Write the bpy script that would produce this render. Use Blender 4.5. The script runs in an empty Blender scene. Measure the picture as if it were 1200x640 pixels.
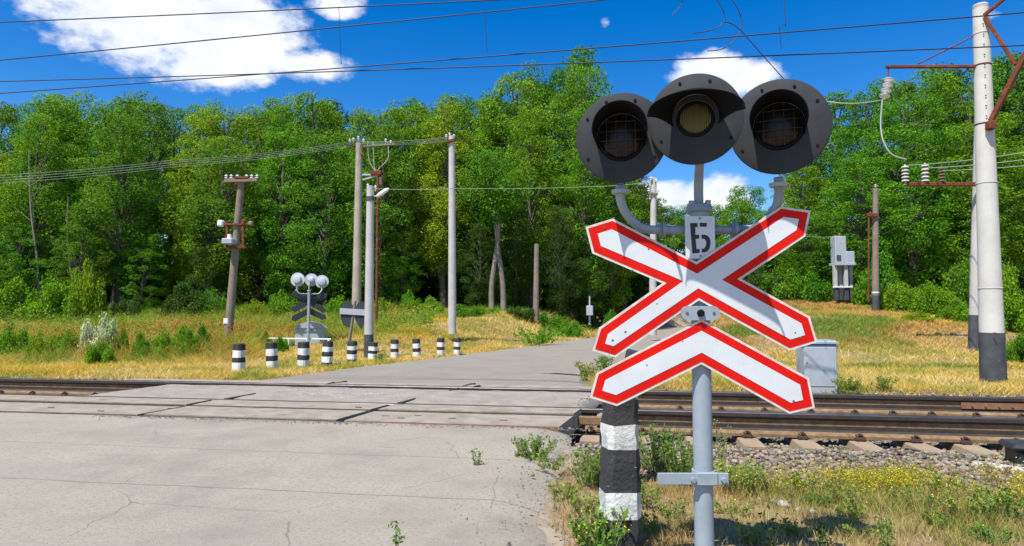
import bpy, bmesh, math, random
import numpy as np
from mathutils import Vector, Matrix
random.seed(7); rng = np.random.default_rng(11)
R = math.radians
sc = bpy.context.scene
COL = sc.collection

# ------------------------------------------------------------------ camera
CAMZ, F = 1.12, 760.0                      # eye height above rail top, focal length in photo pixels (1200 wide)
TH = math.atan(42.0 / F)                   # camera looks slightly up
cam = bpy.data.cameras.new('camera'); camo = bpy.data.objects.new('camera', cam); COL.objects.link(camo)
camo.location = (0, 0, CAMZ); camo.rotation_euler = (math.pi/2 + TH, 0, 0)
cam.sensor_width = 36.0; cam.lens = 36.0 * F / 1200.0; cam.clip_start = 0.05; cam.clip_end = 3000
sc.camera = camo
sc.view_settings.view_transform = 'Standard'; sc.view_settings.look = 'None'
sc.view_settings.exposure = 0.5; sc.view_settings.gamma = 1.0
sc.render.engine = 'CYCLES'
sc.cycles.max_bounces = 6; sc.cycles.diffuse_bounces = 3; sc.cycles.transmission_bounces = 3; sc.cycles.glossy_bounces = 3

def ray(px, py):
    """direction through a photo pixel; used to measure where things stand on the ground"""
    a, b = (px-600)/F, (320-py)/F
    return Vector((a, math.cos(TH) - b*math.sin(TH), math.sin(TH) + b*math.cos(TH)))
def at(px, py, Y):
    d = ray(px, py); t = Y/d.y
    return Vector((d.x*t, Y, CAMZ + d.z*t))
def gnd(px, py, z=0.0):
    d = ray(px, py); t = (z-CAMZ)/d.z
    return Vector((d.x*t, d.y*t, z))

# ------------------------------------------------------------------ world and sun
SUN_EL, SUN_AZ = R(61), R(217)             # sun behind the camera, to the left
w = bpy.data.worlds.new('World'); sc.world = w; w.use_nodes = True
nt = w.node_tree; N = nt.nodes; L = nt.links
for n in list(N): N.remove(n)
def wn(t, **k):
    n = N.new(t)
    for a, v in k.items(): setattr(n, a, v)
    return n
def wm(op, a, b=None, c=None):
    n = wn('ShaderNodeMath', operation=op)
    for i, v in enumerate((a, b, c)):
        if v is None: continue
        if isinstance(v, (int, float)): n.inputs[i].default_value = v
        else: L.new(v, n.inputs[i])
    return n.outputs[0]
out = wn('ShaderNodeOutputWorld'); bg = wn('ShaderNodeBackground'); L.new(bg.outputs[0], out.inputs[0])
sky = wn('ShaderNodeTexSky', sky_type='NISHITA'); sky.sun_disc = False
sky.sun_elevation = SUN_EL; sky.sun_rotation = SUN_AZ; sky.air_density = 1.0; sky.dust_density = 0.3; sky.ozone_density = 2.5
hs = wn('ShaderNodeHueSaturation'); hs.inputs['Saturation'].default_value = 1.5; hs.inputs['Value'].default_value = 0.94
hs.inputs['Hue'].default_value = 0.511
L.new(sky.outputs[0], hs.inputs['Color'])
tc = wn('ShaderNodeTexCoord'); sep = wn('ShaderNodeSeparateXYZ'); L.new(tc.outputs['Generated'], sep.inputs[0])
az = wm('ARCTAN2', sep.outputs[0], sep.outputs[1]); el = wm('ARCSINE', sep.outputs[2])
def azel(px, py):
    d = ray(px, py).normalized(); return math.atan2(d.x, d.y), math.asin(d.z)
blobs = []
for (px, py, rx, ry) in [(120,5,100,48),(200,38,105,52),(285,28,72,40),(250,72,75,26),(355,78,62,20),(120,-30,100,40),(395,2,42,18),
                         (709,27,11,13),(828,85,48,30),(882,92,46,26),(850,100,60,26),(835,226,55,24),(780,228,50,22),
                         (1165,17,17,9)]:
    a, e = azel(px, py); blobs.append((a, e, rx/F*0.93, ry/F*0.93, 1.15 if rx > 70 else .95 if rx > 40 else .02))
for k in range(20):                         # the same fair-weather clouds all round the sky, outside the view
    a = R(random.uniform(52, 308)); a = a if a < math.pi else a-2*math.pi
    blobs.append((a, R(random.uniform(8, 45)), R(random.uniform(4, 11)), R(random.uniform(2, 4.5)), .95))
M = None
for (a, e, ra, re, wt) in blobs:
    q = wm('POWER', wm('MULTIPLY', wm('SUBTRACT', az, a), 1/ra), 2.0)
    q2 = wm('POWER', wm('MULTIPLY', wm('SUBTRACT', el, e), 1/re), 2.0)
    m = wm('SUBTRACT', wt, wm('ADD', q, q2))
    M = m if M is None else wm('MAXIMUM', M, m)
M = wm('MINIMUM', wm('MAXIMUM', M, -2.0), .95)
mp = wn('ShaderNodeMapping'); mp.inputs['Scale'].default_value = (1, 1, 1.7); L.new(tc.outputs['Generated'], mp.inputs[0])
nz = wn('ShaderNodeTexNoise'); nz.inputs['Scale'].default_value = 9; nz.inputs['Detail'].default_value = 9; nz.inputs['Roughness'].default_value = 0.62
L.new(mp.outputs[0], nz.inputs['Vector'])
nzh = wn('ShaderNodeTexNoise'); nzh.inputs['Scale'].default_value = 34; nzh.inputs['Detail'].default_value = 7; nzh.inputs['Roughness'].default_value = 0.6
L.new(mp.outputs[0], nzh.inputs['Vector'])
dens = wm('ADD', wm('ADD', M, wm('MULTIPLY', wm('SUBTRACT', nz.outputs[0], 0.5), 2.9)), wm('MULTIPLY', wm('SUBTRACT', nzh.outputs[0], 0.5), 1.3))
mr = wn('ShaderNodeMapRange', interpolation_type='SMOOTHSTEP'); L.new(dens, mr.inputs[0])
mr.inputs[1].default_value = -0.15; mr.inputs[2].default_value = 0.8
nz2 = wn('ShaderNodeTexNoise'); nz2.inputs['Scale'].default_value = 14; nz2.inputs['Detail'].default_value = 6
L.new(mp.outputs[0], nz2.inputs['Vector'])
cr = wn('ShaderNodeMapRange'); L.new(nz2.outputs[0], cr.inputs[0]); cr.inputs[1].default_value = 0.3; cr.inputs[2].default_value = 0.62
cmix = wn('ShaderNodeMix', data_type='RGBA'); L.new(cr.outputs[0], cmix.inputs['Factor'])
cmix.inputs['A'].default_value = (4.5, 4.9, 5.6, 1); cmix.inputs['B'].default_value = (5.9, 6.0, 6.05, 1)
mix = wn('ShaderNodeMix', data_type='RGBA'); L.new(mr.outputs[0], mix.inputs['Factor'])
L.new(hs.outputs[0], mix.inputs['A']); L.new(cmix.outputs['Result'], mix.inputs['B'])
L.new(mix.outputs['Result'], bg.inputs[0]); bg.inputs[1].default_value = 0.13
sl = bpy.data.lights.new('sun', 'SUN'); sl.energy = 4.9; sl.angle = R(0.5); sl.color = (1.0, 0.955, 0.88)
so = bpy.data.objects.new('sun', sl); COL.objects.link(so); so.location = (-20, -30, 40)
sd = Vector((-math.sin(SUN_AZ)*math.cos(SUN_EL), -math.cos(SUN_AZ)*math.cos(SUN_EL), -math.sin(SUN_EL)))
so.rotation_euler = sd.to_track_quat('-Z', 'Y').to_euler()

# ------------------------------------------------------------------ materials
def mat(name, c, rough=0.8, c2=None, scale=8.0, lo=0.4, hi=0.65, bump=0.0, bscale=60.0, metal=0.0, c3=None, s3=2.0, lo3=.55, hi3=.7,
        attr=None, island=0.0, trans=0.0, coat=0.0, spec=0.5, objvar=0.0, detail=6.0):
    m = bpy.data.materials.new(name); m.use_nodes = True
    n = m.node_tree.nodes; l = m.node_tree.links; p = n['Principled BSDF']
    p.inputs['Roughness'].default_value = rough; p.inputs['Metallic'].default_value = metal
    p.inputs['Specular IOR Level'].default_value = spec; p.inputs['Coat Weight'].default_value = coat
    tcn = n.new('ShaderNodeTexCoord'); co = tcn.outputs['Object']
    def noise(s, d=detail):
        q = n.new('ShaderNodeTexNoise'); q.inputs['Scale'].default_value = s; q.inputs['Detail'].default_value = d
        q.inputs['Roughness'].default_value = 0.65
        l.new(co, q.inputs['Vector']); return q.outputs[0]
    def mrange(src, a, b):
        q = n.new('ShaderNodeMapRange'); l.new(src, q.inputs[0]); q.inputs[1].default_value = a; q.inputs[2].default_value = b; return q.outputs[0]
    def mixc(f, a, b, mode='MIX'):
        q = n.new('ShaderNodeMix'); q.data_type = 'RGBA'; q.blend_type = mode
        if isinstance(f, float): q.inputs['Factor'].default_value = f
        else: l.new(f, q.inputs['Factor'])
        for key, v in (('A', a), ('B', b)):
            if isinstance(v, tuple): q.inputs[key].default_value = v + (1,) if len(v) == 3 else v
            else: l.new(v, q.inputs[key])
        return q.outputs['Result']
    if attr:
        q = n.new('ShaderNodeAttribute'); q.attribute_name = attr; colr = q.outputs['Color']
    else:
        q = n.new('ShaderNodeRGB'); q.outputs[0].default_value = c + (1,); colr = q.outputs[0]
    if c2: colr = mixc(mrange(noise(scale), lo, hi), colr, c2)
    if c3: colr = mixc(mrange(noise(s3), lo3, hi3), colr, c3)
    if island or objvar:
        hsn = n.new('ShaderNodeHueSaturation'); l.new(colr, hsn.inputs['Color'])
        if island:
            g = n.new('ShaderNodeNewGeometry')
            l.new(mrange(g.outputs['Random Per Island'], 0, 1), hsn.inputs['Value'])
            hsn.inputs['Value'].links[0].from_node.inputs[3].default_value = 1-island
            hsn.inputs['Value'].links[0].from_node.inputs[4].default_value = 1+island
        if objvar:
            oi = n.new('ShaderNodeObjectInfo'); r_ = mrange(oi.outputs['Random'], 0, 1)
            r_.node.inputs[3].default_value = 0.5-objvar; r_.node.inputs[4].default_value = 0.5+objvar
            l.new(r_, hsn.inputs['Hue'])
        colr = hsn.outputs[0]
    l.new(colr, p.inputs['Base Color'])
    if bump:
        b = n.new('ShaderNodeBump'); b.inputs['Strength'].default_value = bump; b.inputs['Distance'].default_value = 0.02
        l.new(noise(bscale), b.inputs['Height']); l.new(b.outputs[0], p.inputs['Normal'])
    if trans:
        t = n.new('ShaderNodeBsdfTranslucent'); l.new(colr, t.inputs['Color'])
        mx = n.new('ShaderNodeMixShader'); mx.inputs[0].default_value = trans
        l.new(p.outputs[0], mx.inputs[1]); l.new(t.outputs[0], mx.inputs[2]); l.new(mx.outputs[0], n['Material Output'].inputs[0])
    return m

# ------------------------------------------------------------------ helpers
def link(o, parent=None):
    COL.objects.link(o)
    if parent is not None: o.parent = parent
    return o
def tag(o, label=None, cat=None, group=None, kind=None):
    if label: o['label'] = label
    if cat: o['category'] = cat
    if group: o['group'] = group
    if kind: o['kind'] = kind
    return o
def empty(name, loc, rz=0.0, label=None, cat=None, group=None):
    o = bpy.data.objects.new(name, None); o.empty_display_size = 0.1; link(o)
    o.location = loc; o.rotation_euler = (0, 0, rz); return tag(o, label, cat, group)
def npmesh(name, V, Fc, mats, parent=None, col=None, smooth=False, loc=None):
    """one mesh object from numpy arrays with faces of one size"""
    V = np.asarray(V, np.float32); Fc = np.asarray(Fc, np.int32); k = Fc.shape[1]
    me = bpy.data.meshes.new(name); me.vertices.add(len(V)); me.vertices.foreach_set('co', V.ravel())
    me.loops.add(Fc.size); me.loops.foreach_set('vertex_index', Fc.ravel())
    me.polygons.add(len(Fc)); me.polygons.foreach_set('loop_start', np.arange(0, Fc.size, k, dtype=np.int32))
    me.polygons.foreach_set('loop_total', np.full(len(Fc), k, np.int32))
    if smooth: me.polygons.foreach_set('use_smooth', np.ones(len(Fc), bool))
    if col is not None:
        a = me.attributes.new('col', 'FLOAT_COLOR', 'POINT')
        a.data.foreach_set('color', np.c_[col, np.ones(len(V))].astype(np.float32).ravel())
    me.update(calc_edges=True)
    for m in (mats if isinstance(mats, (list, tuple)) else [mats]): me.materials.append(m)
    o = bpy.data.objects.new(name, me)
    if loc is not None: o.location = loc
    return link(o, parent)
class MB:
    """collects shapes; build() links them as ONE mesh object"""
    def __init__(s): s.v = []; s.f = []; s.mi = []
    def add(s, V, Fc, mi=0):
        b = len(s.v); s.v += [tuple(v) for v in V]; s.f += [tuple(b+i for i in f) for f in Fc]; s.mi += [mi]*len(Fc); return s
    def box(s, c, d, mi=0, M3=None, bev=0.0):
        bm = bmesh.new(); bmesh.ops.create_cube(bm, size=1)
        for v in bm.verts: v.co = Vector((v.co.x*d[0], v.co.y*d[1], v.co.z*d[2]))
        if bev: bmesh.ops.bevel(bm, geom=bm.edges[:], offset=bev, segments=1, affect='EDGES')
        M3 = M3 or Matrix.Identity(3); c = Vector(c)
        bm.verts.index_update()
        s.add([M3 @ v.co + c for v in bm.verts], [[v.index for v in f.verts] for f in bm.faces], mi); bm.free(); return s
    def tube(s, pts, rad, n=10, mi=0, cap=True):
        pts = [Vector(p) for p in pts]; m = len(pts)
        rad = [rad]*m if isinstance(rad, (int, float)) else list(rad)
        V = []; Fc = []; prev = None
        for i, p in enumerate(pts):
            t = (pts[min(i+1, m-1)] - pts[max(i-1, 0)]).normalized()
            if prev is None:
                up = Vector((0, 0, 1)) if abs(t.z) < .9 else Vector((1, 0, 0)); a = t.cross(up).normalized()
            else:
                a = (prev - t*prev.dot(t)).normalized()
            prev = a; b = t.cross(a)
            for k in range(n):
                g = 2*math.pi*k/n; V.append(p + (a*math.cos(g)+b*math.sin(g))*rad[i])
        for i in range(m-1):
            for k in range(n):
                k2 = (k+1) % n; Fc.append((i*n+k, i*n+k2, (i+1)*n+k2, (i+1)*n+k))
        if cap: Fc.append(tuple(range(n-1, -1, -1))); Fc.append(tuple((m-1)*n+k for k in range(n)))
        return s.add(V, Fc, mi)
    def lathe(s, prof, axis_o, axis_d, n=24, mi=0, a0=0.0, a1=2*math.pi):
        """prof: (radius, distance along the axis)"""
        o = Vector(axis_o); d = Vector(axis_d).normalized(); up = Vector((0, 0, 1)) if abs(d.z) < .9 else Vector((0, 1, 0))
        a = up.cross(d).normalized(); b = d.cross(a); full = abs(a1-a0-2*math.pi) < 1e-6
        m = n if full else n+1; V = []; Fc = []
        for (r, h) in prof:
            for k in range(m):
                g = a0+(a1-a0)*k/n; V.append(o + d*h + (a*math.cos(g)+b*math.sin(g))*r)
        for i in range(len(prof)-1):
            for k in range(n):
                k2 = (k+1) % m; Fc.append((i*m+k, i*m+k2, (i+1)*m+k2, (i+1)*m+k))
        return s.add(V, Fc, mi)
    def prism(s, poly, fn, t0, t1, mi=0, mib=None):
        """poly: 2D outline; fn(x, z, t) gives the 3D point at depth t"""
        n = len(poly); V = [fn(x, z, t0) for x, z in poly] + [fn(x, z, t1) for x, z in poly]
        s.add(V, [tuple(range(n))], mi); b = len(s.v)-2*n
        s.f.append(tuple(b+n+k for k in range(n-1, -1, -1))); s.mi.append(mi if mib is None else mib)
        for k in range(n):
            k2 = (k+1) % n; s.f.append((b+k, b+n+k, b+n+k2, b+k2)); s.mi.append(mi if mib is None else mib)
        return s
    def build(s, name, mats, parent=None, smooth=None, loc=None, fix=False):
        me = bpy.data.meshes.new(name); me.from_pydata(s.v, [], s.f)
        for m in (mats if isinstance(mats, (list, tuple)) else [mats]): me.materials.append(m)
        me.polygons.foreach_set('material_index', s.mi)
        if fix:
            bm = bmesh.new(); bm.from_mesh(me); bmesh.ops.recalc_face_normals(bm, faces=bm.faces[:]); bm.to_mesh(me); bm.free()
        if smooth:
            me.polygons.foreach_set('use_smooth', [True]*len(me.polygons)); me.set_sharp_from_angle(angle=R(smooth))
        me.update(); o = bpy.data.objects.new(name, me)
        if loc is not None: o.location = loc
        return link(o, parent)
def copy_tree(o, parent=None):
    c = o.copy(); COL.objects.link(c); c.parent = parent
    for ch in o.children: copy_tree(ch, c)
    return c
def vnoise(x, y, s, seed=0):
    """smooth value noise in 0..1"""
    x = np.asarray(x, float)*s + 1000.3 + seed*17.7; y = np.asarray(y, float)*s + 1000.7 + seed*9.1
    i = np.floor(x).astype(np.int64); j = np.floor(y).astype(np.int64); fx = x-i; fy = y-j
    fx = fx*fx*(3-2*fx); fy = fy*fy*(3-2*fy)
    def h(a, b):
        n = (a*374761393 + b*668265263 + seed*1442695) & 0x7fffffff
        n = ((n ^ (n >> 13))*1274126177) & 0x7fffffff
        return ((n ^ (n >> 16)) & 0xffff)/65535.0
    return (h(i, j)*(1-fx)+h(i+1, j)*fx)*(1-fy)+(h(i, j+1)*(1-fx)+h(i+1, j+1)*fx)*fy
def fbm(x, y, s, seed=0):
    return (vnoise(x, y, s, seed)*.55+vnoise(x, y, s*2.3, seed+1)*.28+vnoise(x, y, s*5.1, seed+2)*.17)
def sstep(a, b, x):
    t = np.clip((np.asarray(x, float)-a)/(b-a), 0, 1); return t*t*(3-2*t)

# ------------------------------------------------------------------ track frame: s along the rails, v away from the camera
ANG = math.atan(760/4800)
U = Vector((math.cos(ANG), -math.sin(ANG), 0)); VV = Vector((math.sin(ANG), math.cos(ANG), 0))
def sv(s_, v_, z=0.0): return U*s_ + VV*v_ + Vector((0, 0, z))
def to_sv(p): return p.dot(U), p.dot(VV)
V_NEAR = to_sv(gnd(690, 480.5))[1]; V_FAR = to_sv(gnd(690, 458.0))[1]; V_MID = (V_NEAR+V_FAR)/2
V_EDGE = to_sv(gnd(640, 500.5))[1]; V_GROOVE = to_sv(gnd(640, 488))[1]; V_OUT = to_sv(gnd(640, 453.5))[1]
WD = Vector((250, 760, 0)).normalized()               # the road crosses askew: panel ends and joints run this way
def on_skew(p0, v_):                                   # s of the skew line through p0 at a given v
    s0, v0 = to_sv(p0); k = WD.dot(U)/WD.dot(VV); return s0 + (v_-v0)*k
DECK_R = gnd(660, 501); DECK_L = gnd(30, 468)
# far road centre line and half widths (metres)
ROAD = [(-1.75, 9.0, 2.75), (-0.85, 12.0, 2.3), (0.75, 15.6, 2.05), (2.5, 19.3, 2.0), (5.6, 26.6, 2.0), (9.6, 35, 2.1), (15, 46, 2.2), (25, 62, 2.3), (42, 86, 2.4)]
def road_d(x, y):
    """signed distance outside the far road (negative on it)"""
    x = np.asarray(x, float); y = np.asarray(y, float); best = np.full(np.broadcast(x, y).shape, 1e9)
    for (a, b) in zip(ROAD[:-1], ROAD[1:]):
        dx, dy = b[0]-a[0], b[1]-a[1]; t = np.clip(((x-a[0])*dx+(y-a[1])*dy)/(dx*dx+dy*dy), 0, 1)
        d = np.hypot(x-a[0]-t*dx, y-a[1]-t*dy) - (a[2]+t*(b[2]-a[2])); best = np.minimum(best, d)
    return best
NEAR_EDGE = [(1.35, -3.0), (0.62, 0.6), (0.36, 2.2), (0.27, 3.0), (0.16, 3.6), (0.25, 4.5), (0.42, 5.2), (0.50, 6.1)]   # right-hand edge of the near road (x, y)
def near_edge(y): return np.interp(y, [p[1] for p in NEAR_EDGE], [p[0] for p in NEAR_EDGE])
def height(x, y):
    x = np.asarray(x, float); y = np.asarray(y, float)
    v = x*VV.x + y*VV.y
    z = np.where(v < V_MID, -0.07, -0.04) + 0.05*(fbm(x, y, .5, 3)-.5)
    dv = v-V_MID; bed = 1-np.where(dv < 0, sstep(1.45, 2.5, -dv), sstep(1.35, 2.0, dv)); z = z*(1-bed) + (-0.315)*bed
    far = sstep(V_FAR+2.5, V_FAR+9, v)
    rd = road_d(x, y)
    left = (0.66*np.exp(-((x+0.8)/4.2)**2)*sstep(14.5, 19, y)*(1-0.35*sstep(22, 30, y)) + 0.55*sstep(19, 31, y))*sstep(.9, 3.6, rd)
    right = sstep(3, 9, x)*(1.0*sstep(12, 21, y) + 0.75*sstep(20, 30, y))
    z = z + far*np.maximum(left*(1-sstep(3, 9, x)), right) + far*0.22*(fbm(x, y, .35, 8)-.5)
    on = 1-sstep(0.0, 1.3, rd); on = on*sstep(V_FAR+.4, V_FAR+.8, v)
    z = z*(1-on) + (-0.03)*on
    nr = (x < near_edge(y)+0.02)*(v < V_EDGE)          # under the near road
    return np.where(nr, -0.06, z)
def hz(x, y): return float(height(np.array([x]), np.array([y]))[0])
def put(px, py, z): p = gnd(px, py, z); return p
# ------------------------------------------------------------------ ground
def axis(dense, coarse):
    a = set(np.round(np.arange(*dense), 3)) | set(coarse); return np.array(sorted(a))
gx = axis((-12, 14, .22), [-900, -500, -250, -150, -100, -70, -50, -40, -34, -30, -27, -24, -22, -20, -18, -16.5, -15, -13.5, 15, 16.5, 18, 20, 22, 24, 27, 30, 34, 40, 50, 70, 100, 150, 250, 500, 900])
gy = axis((0.5, 34, .22), [-300, -100, -40, -15, -6, -3, -1.5, 35, 36.5, 38, 40, 43, 46, 50, 56, 64, 75, 90, 120, 170, 260, 420, 700, 1200])
X, Y = np.meshgrid(gx, gy); Z = height(X, Y)
nx, ny = len(gx), len(gy); idx = np.arange(nx*ny).reshape(ny, nx)
Fg = np.stack([idx[:-1, :-1], idx[:-1, 1:], idx[1:, 1:], idx[1:, :-1]], -1).reshape(-1, 4)
m_ground = mat('soil', (.27, .19, .10), .95, attr='col', c2=(.19, .125, .065), scale=5.0, lo=.42, hi=.7, c3=(.36, .30, .22), s3=22, lo3=.62, hi3=.70, bump=.6, bscale=25)
gxv, gyv = X.ravel(), Y.ravel(); gv_ = gxv*VV.x+gyv*VV.y; gn_ = fbm(gxv, gyv, .7, 111)[:, None]
gcol = np.array((.28, .19, .09))*(1-gn_)+np.array((.24, .20, .07))*gn_
sand = np.maximum(np.exp(-(np.maximum(0, gxv-near_edge(gyv))/.28)**2)*(gv_ < V_EDGE+.3), np.exp(-(np.maximum(0, road_d(gxv, gyv))/.35)**2)*(gv_ > V_FAR))[:, None]*.9
gcol = gcol*(1-sand)+np.array((.34, .285, .215))*sand
bedm = (1-sstep(1.7, 2.6, np.abs(gv_-V_MID)))[:, None]; gcol = gcol*(1-bedm)+np.array((.19, .15, .105))*bedm
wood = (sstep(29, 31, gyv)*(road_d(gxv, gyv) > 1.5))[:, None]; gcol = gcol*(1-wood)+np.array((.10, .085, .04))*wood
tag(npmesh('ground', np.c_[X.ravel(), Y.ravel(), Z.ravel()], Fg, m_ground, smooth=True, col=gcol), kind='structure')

# ------------------------------------------------------------------ roads
def asphalt(name, base, c2, seams):
    m = mat(name, base, .92, c2=c2, scale=1.1, lo=.36, hi=.66, bump=.6, bscale=160, c3=(base[0]*.74, base[1]*.73, base[2]*.72), s3=48, lo3=.50, hi3=.60, spec=.25)
    n = m.node_tree.nodes; l = m.node_tree.links; p = n['Principled BSDF']
    geo = n.new('ShaderNodeTexCoord'); src = p.inputs['Base Color'].links[0].from_socket
    def mth(op, a, b=None):
        q = n.new('ShaderNodeMath'); q.operation = op
        for i, v in enumerate((a, b)):
            if v is None: continue
            if isinstance(v, (int, float)): q.inputs[i].default_value = v
            else: l.new(v, q.inputs[i])
        return q.outputs[0]
    dt = n.new('ShaderNodeVectorMath'); dt.operation = 'DOT_PRODUCT'; l.new(geo.outputs['Object'], dt.inputs[0]); dt.inputs[1].default_value = VV
    nz = n.new('ShaderNodeTexNoise'); nz.inputs['Scale'].default_value = 2.2; nz.inputs['Detail'].default_value = 5; l.new(geo.outputs['Object'], nz.inputs['Vector'])
    wob = mth('ADD', dt.outputs['Value'], mth('MULTIPLY', mth('SUBTRACT', nz.outputs[0], .5), .06))
    tot = None
    for (v0, wd) in seams:                              # joints between the paving passes
        q = mth('LESS_THAN', mth('ABSOLUTE', mth('SUBTRACT', wob, v0)), wd); tot = q if tot is None else mth('MAXIMUM', tot, q)
    # cracks: edges of large voronoi cells, broken up
    vo = n.new('ShaderNodeTexVoronoi'); vo.feature = 'DISTANCE_TO_EDGE'; vo.inputs['Scale'].default_value = .75
    nz3 = n.new('ShaderNodeTexNoise'); nz3.inputs['Scale'].default_value = 3.0; nz3.inputs['Detail'].default_value = 8; l.new(geo.outputs['Object'], nz3.inputs['Vector'])
    vm = n.new('ShaderNodeMix'); vm.data_type = 'RGBA'; vm.inputs['Factor'].default_value = .12
    l.new(geo.outputs['Object'], vm.inputs['A']); l.new(nz3.outputs['Color'], vm.inputs['B']); l.new(vm.outputs['Result'], vo.inputs['Vector'])
    nz4 = n.new('ShaderNodeTexNoise'); nz4.inputs['Scale'].default_value = .9; l.new(geo.outputs['Object'], nz4.inputs['Vector'])
    ck = mth('MULTIPLY', mth('LESS_THAN', vo.outputs['Distance'], .0022), mth('GREATER_THAN', nz4.outputs[0], .5))
    # small dark pits and pebbles
    vp = n.new('ShaderNodeTexVoronoi'); vp.inputs['Scale'].default_value = 9.0; l.new(geo.outputs['Object'], vp.inputs['Vector'])
    pit = mth('MULTIPLY', mth('LESS_THAN', vp.outputs['Distance'], .06), mth('GREATER_THAN', nz3.outputs[0], .5))
    st = n.new('ShaderNodeTexNoise'); st.inputs['Scale'].default_value = .55; st.inputs['Detail'].default_value = 7; st.inputs['Roughness'].default_value = .7; l.new(geo.outputs['Object'], st.inputs['Vector'])
    sr = n.new('ShaderNodeMapRange'); l.new(st.outputs[0], sr.inputs[0]); sr.inputs[1].default_value = .5; sr.inputs[2].default_value = .72; sr.inputs[4].default_value = .27
    tot = mth('MAXIMUM', mth('MULTIPLY', tot, mth('ADD', .25, mth('MULTIPLY', nz3.outputs[0], .6))), mth('MAXIMUM', mth('MULTIPLY', ck, .5), mth('MAXIMUM', sr.outputs[0], mth('MULTIPLY', pit, .6))))
    mx = n.new('ShaderNodeMix'); mx.data_type = 'RGBA'; l.new(tot, mx.inputs['Factor']); l.new(src, mx.inputs['A']); mx.inputs['B'].default_value = (.12, .10, .085, 1)
    l.new(mx.outputs['Result'], p.inputs['Base Color'])
    return m
seam = [(to_sv(gnd(300, 527.5))[1], .007), (to_sv(gnd(300, 573))[1], .009)]
m_road = asphalt('worn_asphalt', (.395, .35, .277), (.315, .28, .226), seam)
m_road2 = asphalt('far_asphalt', (.37, .334, .27), (.305, .276, .228), [])
rows = np.concatenate([np.arange(-12, 1, 1.0), np.arange(1, 7.7, .07)])
V_, cols = [], 60
for yy in rows:
    xr = near_edge(yy) + .14*(float(fbm(np.array([0.]), np.array([yy]), 2.2, 5)[0])-.5) + .05*(random.random()-.5)
    for k in range(cols):
        t = k/(cols-2) if k < cols-1 else None
        x = -22 + (xr+22)*(1-(1-min(t, 1))**2.2) if t is not None else xr+.05
        vv = x*VV.x+yy*VV.y; y2 = yy
        if vv > V_EDGE-.015: y2 = (V_EDGE-.015-x*VV.x)/VV.y
        e = min(1, max(0, (xr-x)/.35))
        z = -.004 - .055*(1-e)**2 + .008*(float(vnoise(np.array([x]), np.array([y2]), .8, 4)[0])-.5)
        V_.append((x, y2, z if t is not None else z-.04))
ii = np.arange(len(V_)).reshape(len(rows), cols)
tag(npmesh('road', V_, np.stack([ii[:-1, :-1], ii[:-1, 1:], ii[1:, 1:], ii[1:, :-1]], -1).reshape(-1, 4), m_road, smooth=True), kind='structure')
# far road: a ribbon along its centre line, starting at the far panels
cl = []
for (a, b) in zip(ROAD[:-1], ROAD[1:]):
    for t in np.arange(0, 1, .07): cl.append([a[k]+t*(b[k]-a[k]) for k in range(3)])
V_ = []; cols = 34
for i, (x, y, h) in enumerate(cl):
    a = cl[max(0, i-2)]; b = cl[min(len(cl)-1, i+2)]; d = Vector((b[0]-a[0], b[1]-a[1])).normalized(); nrm = Vector((d.y, -d.x))
    for k in range(cols):
        q = (k-1)/(cols-3)*2-1; edge = k in (0, cols-1); q = max(-1, min(1, q))
        wv = .22*(float(fbm(np.array([x+9*q]), np.array([y]), 1.1, 6)[0])-.5)
        P = Vector((x, y)) + nrm*(q*(h+wv*abs(q)) + (.05*q if edge else 0))
        v0 = P.x*VV.x+P.y*VV.y
        if v0 < V_OUT+.02: P = P + Vector((VV.x, VV.y))*(V_OUT+.02-v0)
        V_.append((P.x, P.y, -.15 if edge else -.002-.03*abs(q)**6))
ii = np.arange(len(V_)).reshape(len(cl), cols)
tag(npmesh('far_road', V_, np.stack([ii[:-1, :-1], ii[1:, :-1], ii[1:, 1:], ii[:-1, 1:]], -1).reshape(-1, 4), m_road2, smooth=True), kind='structure')

# ------------------------------------------------------------------ crossing deck: fill between the rails and the panels along them
m_fill = mat('deck_fill', (.345, .30, .24), .95, c2=(.25, .215, .17), scale=3.5, c3=(.42, .385, .34), s3=60, lo3=.56, hi3=.62, bump=.9, bscale=70)
m_panel = mat('deck_panel', (.355, .305, .235), .9, c2=(.25, .21, .155), scale=4.5, bump=.7, bscale=90, c3=(.26, .175, .10), s3=3.5, lo3=.62, hi3=.75)
m_steel_edge = mat('rusty_edge', (.30, .15, .075), .8, c2=(.18, .09, .05), scale=9, metal=.2)
ns, nv = 150, 14; V_ = []
for j in range(nv):
    v_ = V_NEAR+.09 + (V_FAR-V_NEAR-.21)*j/(nv-1); s0 = on_skew(DECK_L, v_)+.25; s1 = on_skew(DECK_R, v_)-.12
    for i in range(ns):
        s_ = s0+(s1-s0)*i/(ns-1); e = min(1, min(i, ns-1-i)/6, min(j, nv-1-j)/2+.35)
        z = -.02 + .03*e + .026*(float(fbm(np.array([s_]), np.array([v_]), 3.0, 2)[0])-.55) - (.12 if i in (0, ns-1) else 0)
        V_.append(sv(s_, v_, z))
ii = np.arange(len(V_)).reshape(nv, ns)
deck = tag(npmesh('crossing_deck', V_, np.stack([ii[:-1, :-1], ii[:-1, 1:], ii[1:, 1:], ii[1:, :-1]], -1).reshape(-1, 4), m_fill, smooth=True), kind='structure')
joints = [gnd(-330, 480), gnd(148, 490), gnd(393, 495.5)]
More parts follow.
